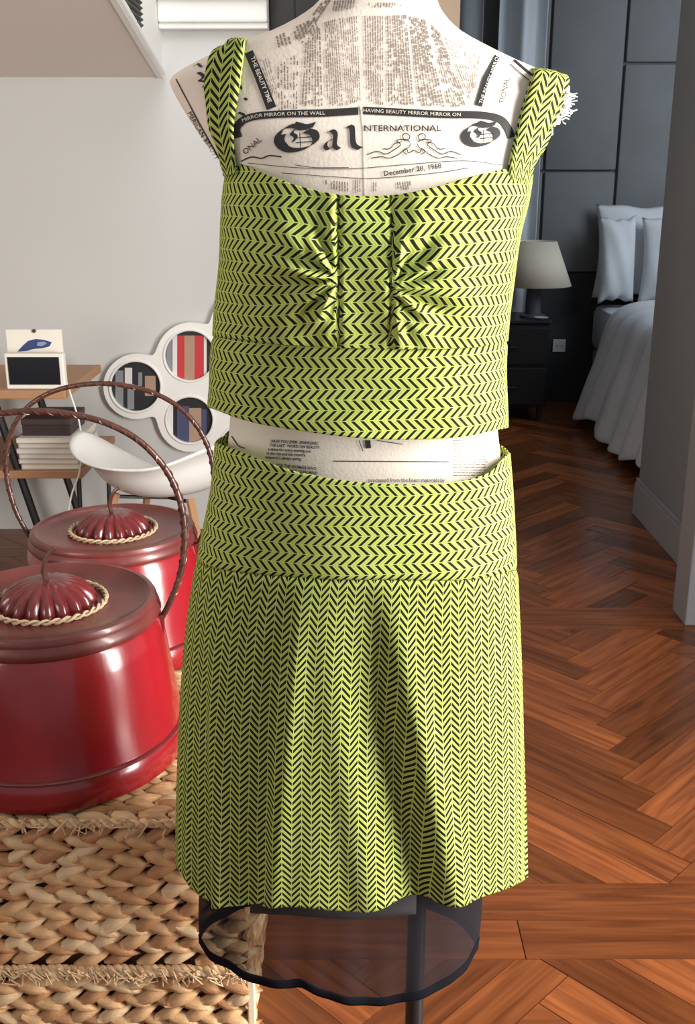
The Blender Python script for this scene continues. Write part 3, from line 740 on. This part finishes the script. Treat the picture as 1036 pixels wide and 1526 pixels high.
# top weave and right side weave
g = G(); v0_, f0_ = leafm(.062, .023, .0085)
y = CFY+.028; r = 0
while y < CBY:
    x = CX1-.03-(.02 if r % 4 < 2 else 0)
    while x > CX0:
        mt = Matrix.Translation((x, y, ZC-.012)) @ Matrix.Rotation((1 if r % 2 else -1)*R_(20), 4, 'Z') @ Matrix.Rotation(R_(-90), 4, 'X') @ Matrix.Rotation(rr.uniform(-.15, .15), 4, 'Y')
        g.add([mt @ Vector(p) for p in v0_], f0_, rr.choice((0, 0, 1, 2))); x -= .046
    y += .0165; r += 1
g.build('top_weave', [M['straw'], M['straw2'], M['straw3']], CHS, smooth=True, kind='stuff')
g = G(); z = .01; r = 0
while z < ZC-.01:
    y = CFY+.03+(.02 if r % 4 < 2 else 0)
    while y < CBY:
        mt = Matrix.Translation((CX1-.012, y, z)) @ Matrix.Rotation(R_(90), 4, 'Z') @ Matrix.Rotation((1 if r % 2 else -1)*R_(20), 4, 'Y')
        g.add([mt @ Vector(p) for p in v0_], f0_, rr.choice((0, 0, 1, 2))); y += .046
    z += .0165; r += 1
g.build('side_weave', [M['straw'], M['straw2'], M['straw3']], CHS, smooth=True, kind='stuff')
def rope(a, b, rad, tw, name, m, par, strands=2, fuzz=0):
    g = G(); a, b = Vector(a), Vector(b); L_ = (b-a).length; t_ = (b-a)/L_; u = Vector((0, 0, 1)); v = t_.cross(u)
    n = int(L_/tw*10)
    for s in range(strands):
        P = []
        for i in range(n+1):
            q = i/n*L_; an = 2*math.pi*(q/tw+s/strands); P.append(a+t_*q+(u*math.cos(an)+v*math.sin(an))*rad*.55)
        g.tube(P, lambda t: rad*.62*(1+.2*math.sin(t*L_*130)), 6)
    if fuzz:
        for i in range(int(L_*fuzz)):
            p = a+t_*rr.uniform(0, L_); g.tube([p+u*rr.uniform(-.01, .01), p+Vector((rr.uniform(-.012, .012), -rad-rr.uniform(0, .006), rr.uniform(-.014, .014))), p+Vector((rr.uniform(-.02, .02), -rad-.002, rr.uniform(-.02, .016)))], .0013, 4)
    return g.build(name, m, par, smooth=True)
rope((CX0, CFY+.004, ZC-.004), (CX1-.006, CFY+.004, ZC-.004), .0065, .03, 'edge_rope', M['straw2'], CHS, 2, 140)
rope((CX0, CFY+.0, zr), (CX1-.004, CFY+.0, zr), .009, .034, 'lid_rope', M['straw2'], CHS, 3, 330)
G().box(CX1-.012, CFY+.0, 0, CX1, CFY+.012, zr-.008, .002).build('corner_post', M['post'], CHS)

def basket(name, loc, rz, s, label):
    B = empty(name, loc, rz, label=label, cat='basket', group='round red lacquered wedding baskets on the wicker chest')
    def sc(pr): return [(r*s, z*s) for r, z in pr]
    def bl_(g, nm, m, par, sm=True): return g.build(nm, m, par, smooth=sm, world=False)
    # staved body, slightly tapering towards the lid
    g = G(); g.lathe(sc([(.19, .0), (.203, .004), (.206, .02), (.2045, .048), (.2015, .052), (.2005, .056), (.195, .10), (.188, .15), (.181, .20), (.1755, .232), (.170, .238)]), n=96, mod=lambda a, r, z: 1+.0015*math.sin(a*24)); bl_(g, 'body', M['red'], B)
    g = G(); g.lathe(sc([(.2035, .049), (.2065, .051), (.2065, .054), (.203, .056)]), n=96); bl_(g, 'base_hoop', M['dred'], B)
    g = G(); g.lathe(sc([(.165, .232), (.1735, .236), (.1765, .243), (.1745, .250), (.170, .256), (.171, .262), (.168, .267), (.160, .2685), (.150, .262), (.11, .258), (.01, .260)]), n=96); ld = bl_(g, 'lid', M['lidred'], B)
    # fluted dome knob
    g = G(); pr = [(.092, .254), (.094, .262), (.088, .275), (.074, .287), (.052, .296), (.028, .300), (.010, .299)]
    g.lathe(sc([(r*.82, z) for r, z in pr]), n=144, mod=lambda a, r, z: 1-.13*(1-abs(math.cos(a*9)))*min(1, r/(.05*s))); kn = bl_(g, 'knob', M['dred'], ld)
    g = G(); g.tube([Vector(p)*s for p in ((0, 0, .295), (-.004, 0, .312), (0, 0, .330), (.009, 0, .346), (.018, 0, .352))], lambda t: s*(.0048-.0015*t), 8); bl_(g, 'stem', M['cane'], ld)
    g = G(); Pn = 120
    for q in range(2): g.tube([Vector(((.089+.003*math.cos(i*.9+q*3.14))*math.cos(2*math.pi*i/Pn), (.089+.003*math.cos(i*.9+q*3.14))*math.sin(2*math.pi*i/Pn), .263+.003*math.sin(i*.9+q*3.14)))*s for i in range(Pn+1)], .0024*s, 5)
    bl_(g, 'cord_ring', M['cord'], ld)
    # bent cane handle with binding
    hp = [(.174, .222), (.192, .255), (.210, .30), (.2205, .36), (.2175, .42), (.198, .475), (.160, .522), (.11, .552), (.055, .567), (0, .572)]
    hp = [(x, z) for x, z in hp]; full = [(x, z) for x, z in hp]+[(-x, z) for x, z in reversed(hp[:-1])]
    sm = [tuple(p) for p in smoothp(full, 6)]
    g = G(); g.tube([Vector((x, 0, z))*s for x, z in sm], (.0050)*s, 10); h = bl_(g, 'handle', M['cane'], B)
    g = G(); n_ = len(sm)
    for q in range(2):
        P = []
        for i in range(n_*5):
            x, z = catmull([(k, *sm[k]) for k in range(max(0, i//5-2), min(n_, i//5+4))], i/5) if i/5 < n_-1 else sm[-1]
            an = i*.30+q*math.pi; P.append(Vector((x+math.cos(an)*.0050*x/.2, math.sin(an)*.0048, z+math.cos(an)*.0048*max(.2, 1-abs(x)/.24)))*s)
        g.tube(P, .0013*s, 5)
    bl_(g, 'handle_binding', M['cane'], h)
    for sx in (1, -1):
        g = G(); g.box(sx*.176*s-.005, -.009*s, .205*s, sx*.176*s+.005, .009*s, .235*s, .002); bl_(g, 'handle_socket', M['dred'], B)
    return B
n1 = atz(72, 1222, ZC)
basket('lidded_basket', (at(73, 900, 1.535).x, 1.535, ZC-.001), R_(4), 1.0, 'nearer and larger red lacquered basket at the left edge, lid with a fluted knob')
basket('lidded_basket', (at(168, 780, 1.95).x, 1.95, ZC-.001), R_(-5), .94, 'farther duller red lacquered basket behind the near one, dark stem on its lid')

# ================================================================== LEFT REAR: DESK, CHAIR, FRAME
DY = 3.25
dz = at(50, 582, DY).z; xd1 = at(97, 580, DY).x; xd0 = xd1-.95
DK = empty('desk', (xd0+.4, DY+.2, 0), label='narrow pale wood desk with a lower shelf and black slanting legs', cat='desk')
G().box(xd0, DY, dz-.028, xd1, DY+.5, dz, .003).build('desktop', M['pale'], DK)
sz = at(80, 702, DY).z; xs1 = at(122, 700, DY).x
G().box(xd0, DY, sz-.026, xs1, DY+.5, sz, .003).build('shelf', M['pale'], DK)
for yy in (DY+.03, DY+.46):
    p0 = at(-8, 600, DY+.03); p1 = at(62, 800, DY+.03); dr = (p1-p0); p1 = p0+dr*((.0-p0.z)/dr.z); p2 = p0+dr*((dz-.028-p0.z)/dr.z)
    G().tube([(p2.x, yy, p2.z), (p1.x, yy, 0)], .014, 8).build('leg', M['black'], DK, smooth=True)
    G().tube([(xd0+.12, yy, dz-.028), (xd0+.02, yy, 0)], .014, 8).build('leg', M['black'], DK, smooth=True)
    G().tube([(xs1-.02, yy, sz-.027), (p2.x+(p2.z-.1)/dz*0.3, yy, .1)], .008, 8).build('brace', M['black'], DK, smooth=True)
# display on the desk
sd = empty('photo_display', (at(50, 540, DY+.02).x, DY+.03, dz), label='small white framed dark screen at the end of the desk', cat='screen')
a = at(5, 527, DY+.02); b = at(98, 579, DY+.02); zl = dz+.0005
G().box(a.x, DY+.02, zl, b.x, DY+.05, a.z, .004).build('frame', M['paper'], sd)
c1 = at(11, 532, DY+.02); c2 = at(91, 573, DY+.02); G().box(c1.x, DY+.017, c2.z, c2.x, DY+.02, c1.z).build('screen', M['screen'], sd)
cl = empty('card', (at(50, 510, DY+.08).x, DY+.09, dz), label='white picture card with a blue fish behind the dark screen', cat='card')
a = at(8, 491, DY+.08); b = at(94, 530, DY+.08); G().box(a.x, DY+.08, zl, b.x, DY+.092, a.z, .001).build('board', M['paper'], cl)
def cpt(px, py, yy): return at(px, py, yy)
g = G(); poly = [(26, 524), (34, 515), (42, 508), (54, 505), (68, 507), (77, 510), (74, 516), (64, 519), (50, 520), (40, 523)]
g.prism(poly, lambda x, y: tuple(at(x, y, DY+.079)), lambda x, y: tuple(at(x, y, DY+.08))); fi = g.build('fish_print', M['blueprint'], cl)
g = G(); g.prism([(56, 510), (66, 509), (70, 512), (62, 516), (55, 515)], lambda x, y: tuple(at(x, y, DY+.078)), lambda x, y: tuple(at(x, y, DY+.079))); g.build('fish_highlight', M['lightblue'], fi)
g = G(); g.lathe([(.006, 0), (.006, .004)], (0, 0, 0), 14); pn = g.build('pin', M['cane'], cl, world=False); p = at(51, 493, DY+.078)-cl.location; pn.location = p; pn.rotation_euler.x = R_(90)
# magazines
zc_ = sz+.0006; cols = [('magazine_cream', (.66, .58, .46)), ('magazine_pink', (.62, .44, .42)), ('magazine_grey', (.55, .53, .5)), ('magazine_white', (.72, .70, .66)), ('magazine_olive', (.45, .43, .36)), ('magazine_pale', (.7, .66, .6))]
labs = ['cream magazine at the bottom of the pile on the desk shelf', 'pinkish magazine second from the bottom of the shelf pile', 'grey magazine third from the bottom of the shelf pile', 'white magazine in the upper half of the shelf pile', 'olive grey magazine just under the topmost one', 'pale magazine at the top of the shelf pile under the dark box']
ztop = at(70, 655, DY).z; hh = (ztop-sz)/6
for k, (nm, c_) in enumerate(cols):
    e = empty('magazine', ((at(70, 680, DY).x), DY+.15, zc_), rr.uniform(-.03, .03), label=labs[k], cat='magazine', group='magazines piled on the desk shelf')
    wd = (at(114, 680, DY).x-at(24, 680, DY).x)/2+rr.uniform(-.006, .006)
    cm = mat(nm, c_, .5)
    g = G(); g.box(-wd, -.13, 0, wd, .13, hh*.14); g.box(-wd, -.13, hh*.82, wd, .13, hh*.96); g.box(-wd, -.13, 0, -wd+.003, .13, hh*.96); g.build('cover', cm, e, world=False)
    G().box(-wd+.003, -.127, hh*.14, wd-.003, .127, hh*.82).build('pages', M['paper'], e, world=False); zc_ += hh
e = empty('storage_box', (at(70, 645, DY).x, DY+.16, zc_), label='dark brown flat box on top of the magazine pile', cat='box')
a = at(34, 652, DY+.05); b = at(104, 634, DY+.05)
G().box(a.x, DY+.05, zc_, b.x, DY+.25, zc_+.035, .002).build('box', mat('dark_brown_card', (.035, .02, .022), .5), e).name = 'tray'
G().box(a.x-.002, DY+.048, zc_+.036, b.x+.002, DY+.252, zc_+.055, .002).build('lid', mat('dark_brown_lid', (.05, .028, .028), .5), e)
g = G(); g.tube([Vector(p) for p in smoothp([tuple(at(100, 572, DY+.035)), tuple(at(106, 590, DY-.01)), tuple(at(120, 640, DY-.02)), tuple(at(119, 700, DY-.02)), tuple(at(106, 740, DY-.03)), tuple(at(98, 800, DY-.1)), tuple(at(92, 900, DY-.05))], 5)], .0028, 6)
tag(g.build('power_cable', M['paper'], smooth=True), 'thin white cable hanging from the screen beside the desk', 'cable')
# cloud-shaped wall mirror, reflections painted as flat bars in its round openings
FY = WY-.03
cir = [(202, 576, 37, 48), (283, 530, 37, 49), (283, 626, 34, 47), (368, 575, 38, 50), (362, 480, 34, 46), (362, 668, 34, 46)]
fr = empty('wall_mirror', tuple(at(283, 575, WY)), label='white cloud-shaped mirror frame, reflections painted into its round openings on the rear wall', cat='frame')
# outline by marching a smooth union field
def field(x, y):
    return sum((R/max(1, math.hypot(x-cx_, y-cy_)))**6 for cx_, cy_, r_, R in cir)-1
res = 3.0; x0_, y0_ = 140, 420
import itertools
cells = {}
bm = bmesh.new(); vm = {}
def vert(x, y):
    k = (round(x, 3), round(y, 3))
    if k not in vm: vm[k] = bm.verts.new(at(x, y, FY))
    return vm[k]
def inside(x, y): return field(x, y) > 0 and all(math.hypot(x-c_[0], y-c_[1]) > c_[2] for c_ in cir)
# snap grid nodes onto the outline so that the edge is smooth
def snap(x, y):
    best = None
    for cx_, cy_, r_, R in cir:
        d_ = math.hypot(x-cx_, y-cy_)
        if abs(d_-r_) < res*.75 and d_ > 0: return (cx_+(x-cx_)/d_*r_, cy_+(y-cy_)/d_*r_)
    f0 = field(x, y); gx = (field(x+.5, y)-field(x-.5, y)); gy = (field(x, y+.5)-field(x, y-.5)); g2_ = gx*gx+gy*gy
    if g2_ > 1e-12:
        sx_, sy_ = -f0*gx/g2_, -f0*gy/g2_
        if math.hypot(sx_, sy_) < res*.75: return (x+sx_, y+sy_)
    return (x, y)
nx, ny = int(290/res), int(310/res)
Sg = [[snap(x0_+i*res, y0_+j*res) for j in range(ny)] for i in range(nx)]
for i in range(nx-1):
    for j in range(ny-1):
        q = [Sg[i][j], Sg[i+1][j], Sg[i+1][j+1], Sg[i][j+1]]
        mx_, my_ = sum(p[0] for p in q)/4, sum(p[1] for p in q)/4
        if inside(mx_, my_):
            vv = [vert(*p) for p in q]
            uq = []
            [uq.append(v) for v in vv if v not in uq]
            if len(uq) >= 3:
                try: bm.faces.new(uq)
                except ValueError: pass
ex = bmesh.ops.extrude_face_region(bm, geom=bm.faces[:])
for v in ex['geom']:
    if isinstance(v, bmesh.types.BMVert): v.co.y += .022
bmesh.ops.recalc_face_normals(bm, faces=bm.faces[:])
me = bpy.data.meshes.new('surround'); bm.to_mesh(me); bm.free(); me.transform(Matrix.Translation(-fr.location)); me.materials.append(M['plastic'])
so = bpy.data.objects.new('surround', me); C.objects.link(so); so.parent = fr
def mirror_disc(cx_, cy_, r_, bars, name='painted_reflection'):
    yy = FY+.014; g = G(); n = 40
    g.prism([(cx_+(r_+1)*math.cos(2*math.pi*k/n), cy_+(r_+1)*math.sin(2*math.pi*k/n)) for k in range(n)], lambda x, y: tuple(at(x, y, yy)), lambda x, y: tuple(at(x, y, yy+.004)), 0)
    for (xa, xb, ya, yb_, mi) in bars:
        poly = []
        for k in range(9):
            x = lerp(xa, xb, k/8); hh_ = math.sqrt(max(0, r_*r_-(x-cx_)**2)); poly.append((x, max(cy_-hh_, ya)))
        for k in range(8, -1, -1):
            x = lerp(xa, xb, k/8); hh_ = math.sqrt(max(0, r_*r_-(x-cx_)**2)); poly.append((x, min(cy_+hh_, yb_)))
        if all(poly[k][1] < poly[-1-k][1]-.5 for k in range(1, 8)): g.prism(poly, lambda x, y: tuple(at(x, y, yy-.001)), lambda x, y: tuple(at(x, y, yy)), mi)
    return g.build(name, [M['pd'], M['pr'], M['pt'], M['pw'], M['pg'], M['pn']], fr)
mirror_disc(202, 576, 37, [(172, 184, 552, 610, 4), (186, 197, 548, 572, 3), (190, 200, 572, 610, 4), (206, 212, 555, 575, 4), (216, 232, 560, 590, 2)], 'painted_reflection')['label'] = 'round mirror with a painted reflection of dark and grey shapes'
mirror_disc(283, 530, 37, [(248, 256, 500, 560, 4), (257, 264, 496, 566, 3), (264, 275, 500, 570, 1), (275, 290, 500, 568, 2), (290, 304, 500, 568, 1), (304, 308, 500, 568, 3)])['label'] = 'round mirror, reflection painted as red and tan upright stripes'
mirror_disc(283, 626, 34, [(250, 258, 600, 660, 3), (264, 282, 605, 660, 5), (282, 300, 608, 660, 2), (300, 308, 610, 650, 5)])['label'] = 'round mirror, reflection painted as navy and tan blocks'
for c_ in cir[3:]: mirror_disc(c_[0], c_[1], c_[2], [(c_[0]-10, c_[0]+8, 400, 800, 4)])
for c_ in cir:   # raised lip round each opening
    P = [at(c_[0]+(c_[2]+1.5)*math.cos(2*math.pi*k/48), c_[1]+(c_[2]+1.5)*math.sin(2*math.pi*k/48), FY-.001) for k in range(49)]
    G().tube(P, .005, 8, cap=False).build('rim', M['plastic'], fr, smooth=True)

# moulded armchair
ck = at(250, 690, 3.1)
CHR = empty('armchair', (ck.x, 3.1, 0), R_(166), label='white moulded shell armchair in front of the rear wall', cat='chair')
zA = at(140, 652, 3.05).z; zB_ = at(220, 690, 2.9).z; zC_ = at(290, 672, 3.0).z
def shell(u, v):
    """u around (0 = front, pi = back), v 0 centre .. 1 rim; the chair faces its own -y"""
    a = u; rx, ry = .262, .25
    back = max(0, -math.cos(a)); side = abs(math.sin(a)); front = max(0, math.cos(a))
    rimz = zB_+(zA-zB_)*side**4+.03*side*back*0+.05*math.exp(-((a-4.0)/.5)**2)-.17*front**1.5
    f = v**.62 if v < .8 else v**.62
    x = rx*math.sin(a)*f; y = -ry*math.cos(a)*f
    z = .40+(rimz-.40)*v**2.6
    lip = max(0, v-.86)/.14
    w_ = 1+.13*lip*(.4+.6*side)
    return Vector((x*w_, y*w_, z-.012*lip**3))
vs_, fs = [], []; nu_, nv_ = 72, 24
for j in range(nv_+1):
    for i in range(nu_): vs_.append(shell(2*math.pi*i/nu_, .03+.97*j/nv_))
for j in range(nv_):
    for i in range(nu_): fs.append((j*nu_+i, j*nu_+(i+1) % nu_, (j+1)*nu_+(i+1) % nu_, (j+1)*nu_+i))
fs.append(tuple(reversed(range(nu_))))
sh = mesh('shell', vs_, fs, M['plastic'], CHR, world=False); md = sh.modifiers.new('t', 'SOLIDIFY'); md.thickness = .006
for sx in (1, -1):
    for sy in (1, -1): G().tube([(sx*.12, sy*.12, .41), (sx*.24, sy*.24, 0)], lambda t: .014-.005*t, 8).build('leg', M['pale'], CHR, smooth=True, world=False)
g = G(); g.tube([(.12, .12, .4), (.0, 0, .37), (-.12, -.12, .4)], .006, 6); g.tube([(-.12, .12, .4), (.0, 0, .37), (.12, -.12, .4)], .006, 6); g.build('seat_bracket', M['black'], CHR, smooth=True, world=False)

# ================================================================== BEDROOM
bx = atz(868, 603, 0).x; bz = .66
BED = empty('bed', (bx+.9, 5.2, 0), label='double bed with pale base in the far bedroom', cat='bed')
G().box(bx+.06, 4.25, .09, bx+1.8, BY-.06, .34, .02).build('bed_base', M['greylinen'], BED, smooth=True)
G().box(bx+.04, 4.25, .341, bx+1.82, BY-.06, bz-.05, .05).build('mattress', M['linen'], BED, smooth=True)
for sx, sy in ((bx+.14, 4.35), (bx+.14, BY-.2), (bx+1.7, 4.35), (bx+1.7, BY-.2)): G().lathe([(.025, 0), (.03, .09)], (sx, sy, 0), 12).build('leg', M['black'], BED, smooth=True)
# duvet draped over the side
vs_, fs = [], []; ny_ = 60; prof = [(1.85, bz+.0), (1.2, bz+.01), (.6, bz+.015), (.25, bz+.012), (.10, bz), (.03, bz-.03), (-.005, bz-.08), (-.015, bz-.16), (-.03, bz-.26), (-.05, bz-.36), (-.065, bz-.46), (-.075, bz-.55), (-.085, bz-.62)]
DYB = BY-.62
for j in range(ny_+1):
    y = lerp(4.15, DYB, j/ny_)
    for i, (dx, z) in enumerate(prof):
        k = max(0, i-4)/8
        fl = math.sin(y*26+.7*math.sin(y*9))*.045*k+math.sin(y*61)*.012*k
        zz = z+(.05*k*math.sin(y*7+1))+(.004*math.sin(y*17+i)+.006*math.sin(y*7+dx*6) if i < 5 else 0)
        nf = (y-4.15)/(DYB-4.15); out = k*.05*(1+nf)
        vs_.append((bx+dx+fl*.8-out+.04, y, max(.03, zz)))
n_ = len(prof)
for j in range(ny_):
    for i in range(n_-1): fs.append((j*n_+i, (j+1)*n_+i, (j+1)*n_+i+1, j*n_+i+1))
o = mesh('duvet', vs_, fs, M['linen']); tag(o, 'crumpled white duvet hanging down the side of the bed', 'duvet')
md = o.modifiers.new('t', 'SOLIDIFY'); md.thickness = .03; md.offset = 1; sb = o.modifiers.new('s', 'SUBSURF'); sb.levels = sb.render_levels = 2
def pillow(c, wd, ht, th, lean, rz, label, col='linen'):
    vs_, fs = [], []; n = 26
    for sgn in (1, -1):
        for j in range(n+1):
            for i in range(n+1):
                u, v = i/n*2-1, j/n*2-1; e = max(0, (1-abs(u)**2.6))**.5*max(0, (1-abs(v)**2.6))**.5
                pin = 1-.09*(1-abs(u)**2)*abs(v)**3; pin2 = 1-.09*(1-abs(v)**2)*abs(u)**3
                vs_.append((u*wd/2*pin2, -sgn*th/2*e*(1+.08*math.sin(u*6+v*4+sgn)), v*ht/2*pin+.006*math.sin(u*9)*(1 if abs(v) > .9 else 0)))
    m_ = (n+1)**2
    for s_ in (0, 1):
        for j in range(n):
            for i in range(n):
                q = (j*(n+1)+i, j*(n+1)+i+1, (j+1)*(n+1)+i+1, (j+1)*(n+1)+i); q = tuple(k+s_*m_ for k in q); fs.append(q if s_ == 0 else tuple(reversed(q)))
    o = mesh('pillow', vs_, fs, M[col]); o.location = c; o.rotation_euler = (R_(lean), 0, rz)
    bm = bmesh.new(); bm.from_mesh(o.data); bmesh.ops.remove_doubles(bm, verts=bm.verts[:], dist=1e-5); bm.to_mesh(o.data); bm.free()
    tag(o, label, 'pillow', 'pillows propped at the head of the bed'); return o
pz = at(930, 305, BY-.2).z; ph = pz-bz-.01
xpl = at(886, 360, BY-.2).x
pillow((xpl+.36, BY-.15, bz+ph/2+.01), .70, ph+.02, .13, -6, R_(0), 'white pillow at the very back, its corner standing up at the left')
pillow((xpl+.12, BY-.28, bz+ph/2-.035), .22, ph*.95, .15, -7, R_(6), 'narrow left front white pillow beside the dark wall')
pillow((xpl+.50, BY-.31, bz+ph/2-.035), .50, ph*.93, .16, -7, R_(-4), 'right front white pillow next to the corridor wall', )
# bedside
nx1 = at(812, 470, BY-.45).x; nz = at(800, 472, BY-.45).z
NS = empty('nightstand', (nx1-.22, BY-.42, 0), label='black bedside cabinet under the lamp', cat='nightstand')
G().box(nx1-.46, BY-.62, .08, nx1, BY-.22, nz-.022, .004).build('body', M['nstand'], NS)
G().box(nx1-.47, BY-.63, nz-.02, nx1+.008, BY-.215, nz, .004).build('top_board', M['nstand'], NS)
for zz in (.1, (nz+.08)/2): dw = G().box(nx1-.45, BY-.634, zz, nx1-.01, BY-.622, zz+(nz-.16)/2, .003).build('drawer', M['nstand'], NS); G().tube([(nx1-.28, BY-.645, zz+.1), (nx1-.18, BY-.645, zz+.1)], .006, 8).build('drawer_handle', M['black'], dw, smooth=True)
for sx in (nx1-.43, nx1-.03):
    for sy in (BY-.59, BY-.26): G().box(sx-.015, sy-.015, 0, sx+.015, sy+.015, .08).build('leg', M['nstand'], NS)
LY = BY-.46
lp0, lp1 = at(742, 425, LY), at(851, 425, LY); lt = at(830, 359, LY); lcx = (lp0.x+lp1.x)/2
LM = empty('table_lamp', (lcx, LY, nz), label='beige tapered shade lamp glowing dimly beside the bed', cat='lamp')
LM['label'] = 'bedside table lamp with a beige tapered shade, unlit'
rb, rt = (lp1.x-lp0.x)/2, lt.x-lcx
g = G(); g.lathe([(rb, lp0.z), (rt, lt.z)], (lcx, LY, 0), 48); g.f = g.f[:-2]; g.mi = g.mi[:-2]
s_ = g.build('lamp_shade', M['shade'], LM, smooth=True); md = s_.modifiers.new('t', 'SOLIDIFY'); md.thickness = .004
G().lathe([(.075, nz+.001), (.075, nz+.012), (.045, nz+.02), (.042, lp0.z-.01), (.015, lp0.z+.0), (.012, lt.z-.03)], (lcx, LY, 0), 32).build('lamp_base', M['lampfoot'], LM, smooth=True)
g = G()
for k in range(3): g.tube([(lcx, LY, lt.z-.02), (lcx+rt*math.cos(k*2.1), LY+rt*math.sin(k*2.1), lt.z-.006)], .002, 5)
g.build('shade_carrier', M['lampfoot'], LM)
p = at(789, 470, BY-.56)
g = G(); g.lathe([(.015, 0), (.034, .005), (.042, .014), (.039, .014), (.02, .006)], (nx1-.045, BY-.585, nz), 28); tag(g.build('dish', M['sock'], smooth=True), 'small white dish on the edge of the black bedside cabinet', 'dish')
p = at(833, 515, BY-.05); SO = empty('wall_socket', tuple(p), label='square white wall socket low on the dark panel beside the bed', cat='socket')
G().box(p.x-.04, BY-.062, p.z-.04, p.x+.04, BY-.0505, p.z+.04, .004).build('plate', M['sock'], SO)
for dx in (-.015, .015): G().lathe([(.004, 0), (.004, .002)], (0, 0, 0), 10).build('pin_hole', M['black'], SO, world=False); C.objects[-1].location = (dx, -.0145, 0); C.objects[-1].rotation_euler.x = R_(90)
# curtains
def curtain(pxa, pxb, yy, amp, per, m, label):
    xa, xb = at(pxa, 100, yy).x, at(pxb, 100, yy).x; g = []; fs = []; n = 90
    e = empty('curtain', ((xa+xb)/2, yy, 0), label=label, cat='curtain', group='curtains in the bedroom')
    for i in range(n+1):
        x = lerp(xa, xb, i/n); y = yy+amp*math.sin((x-xa)/per*2*math.pi)+amp*.3*math.sin((x-xa)/per*5.1)
        g += [(x, y, .02), (x, y+.01*math.sin(x*40), 1.2), (x, y, 2.66)]
    for i in range(n): fs += [(3*i, 3*i+3, 3*i+4, 3*i+1), (3*i+1, 3*i+4, 3*i+5, 3*i+2)]
    o = mesh('cloth', g, fs, m, e); md = o.modifiers.new('t', 'SOLIDIFY'); md.thickness = .004
    G().tube([(xa-.03, yy, 2.67), (xb+.03, yy, 2.67)], .012, 8).build('curtain_rail', M['black'], e, smooth=True)
curtain(742, 812, BY-.14, .045, .17, M['curtain'], 'shiny silver grey curtain hanging in folds right of the neck')
curtain(660, 718, BY-.16, .02, .15, M['gcurtain'], 'plain darker grey curtain close to the beige wall strip')
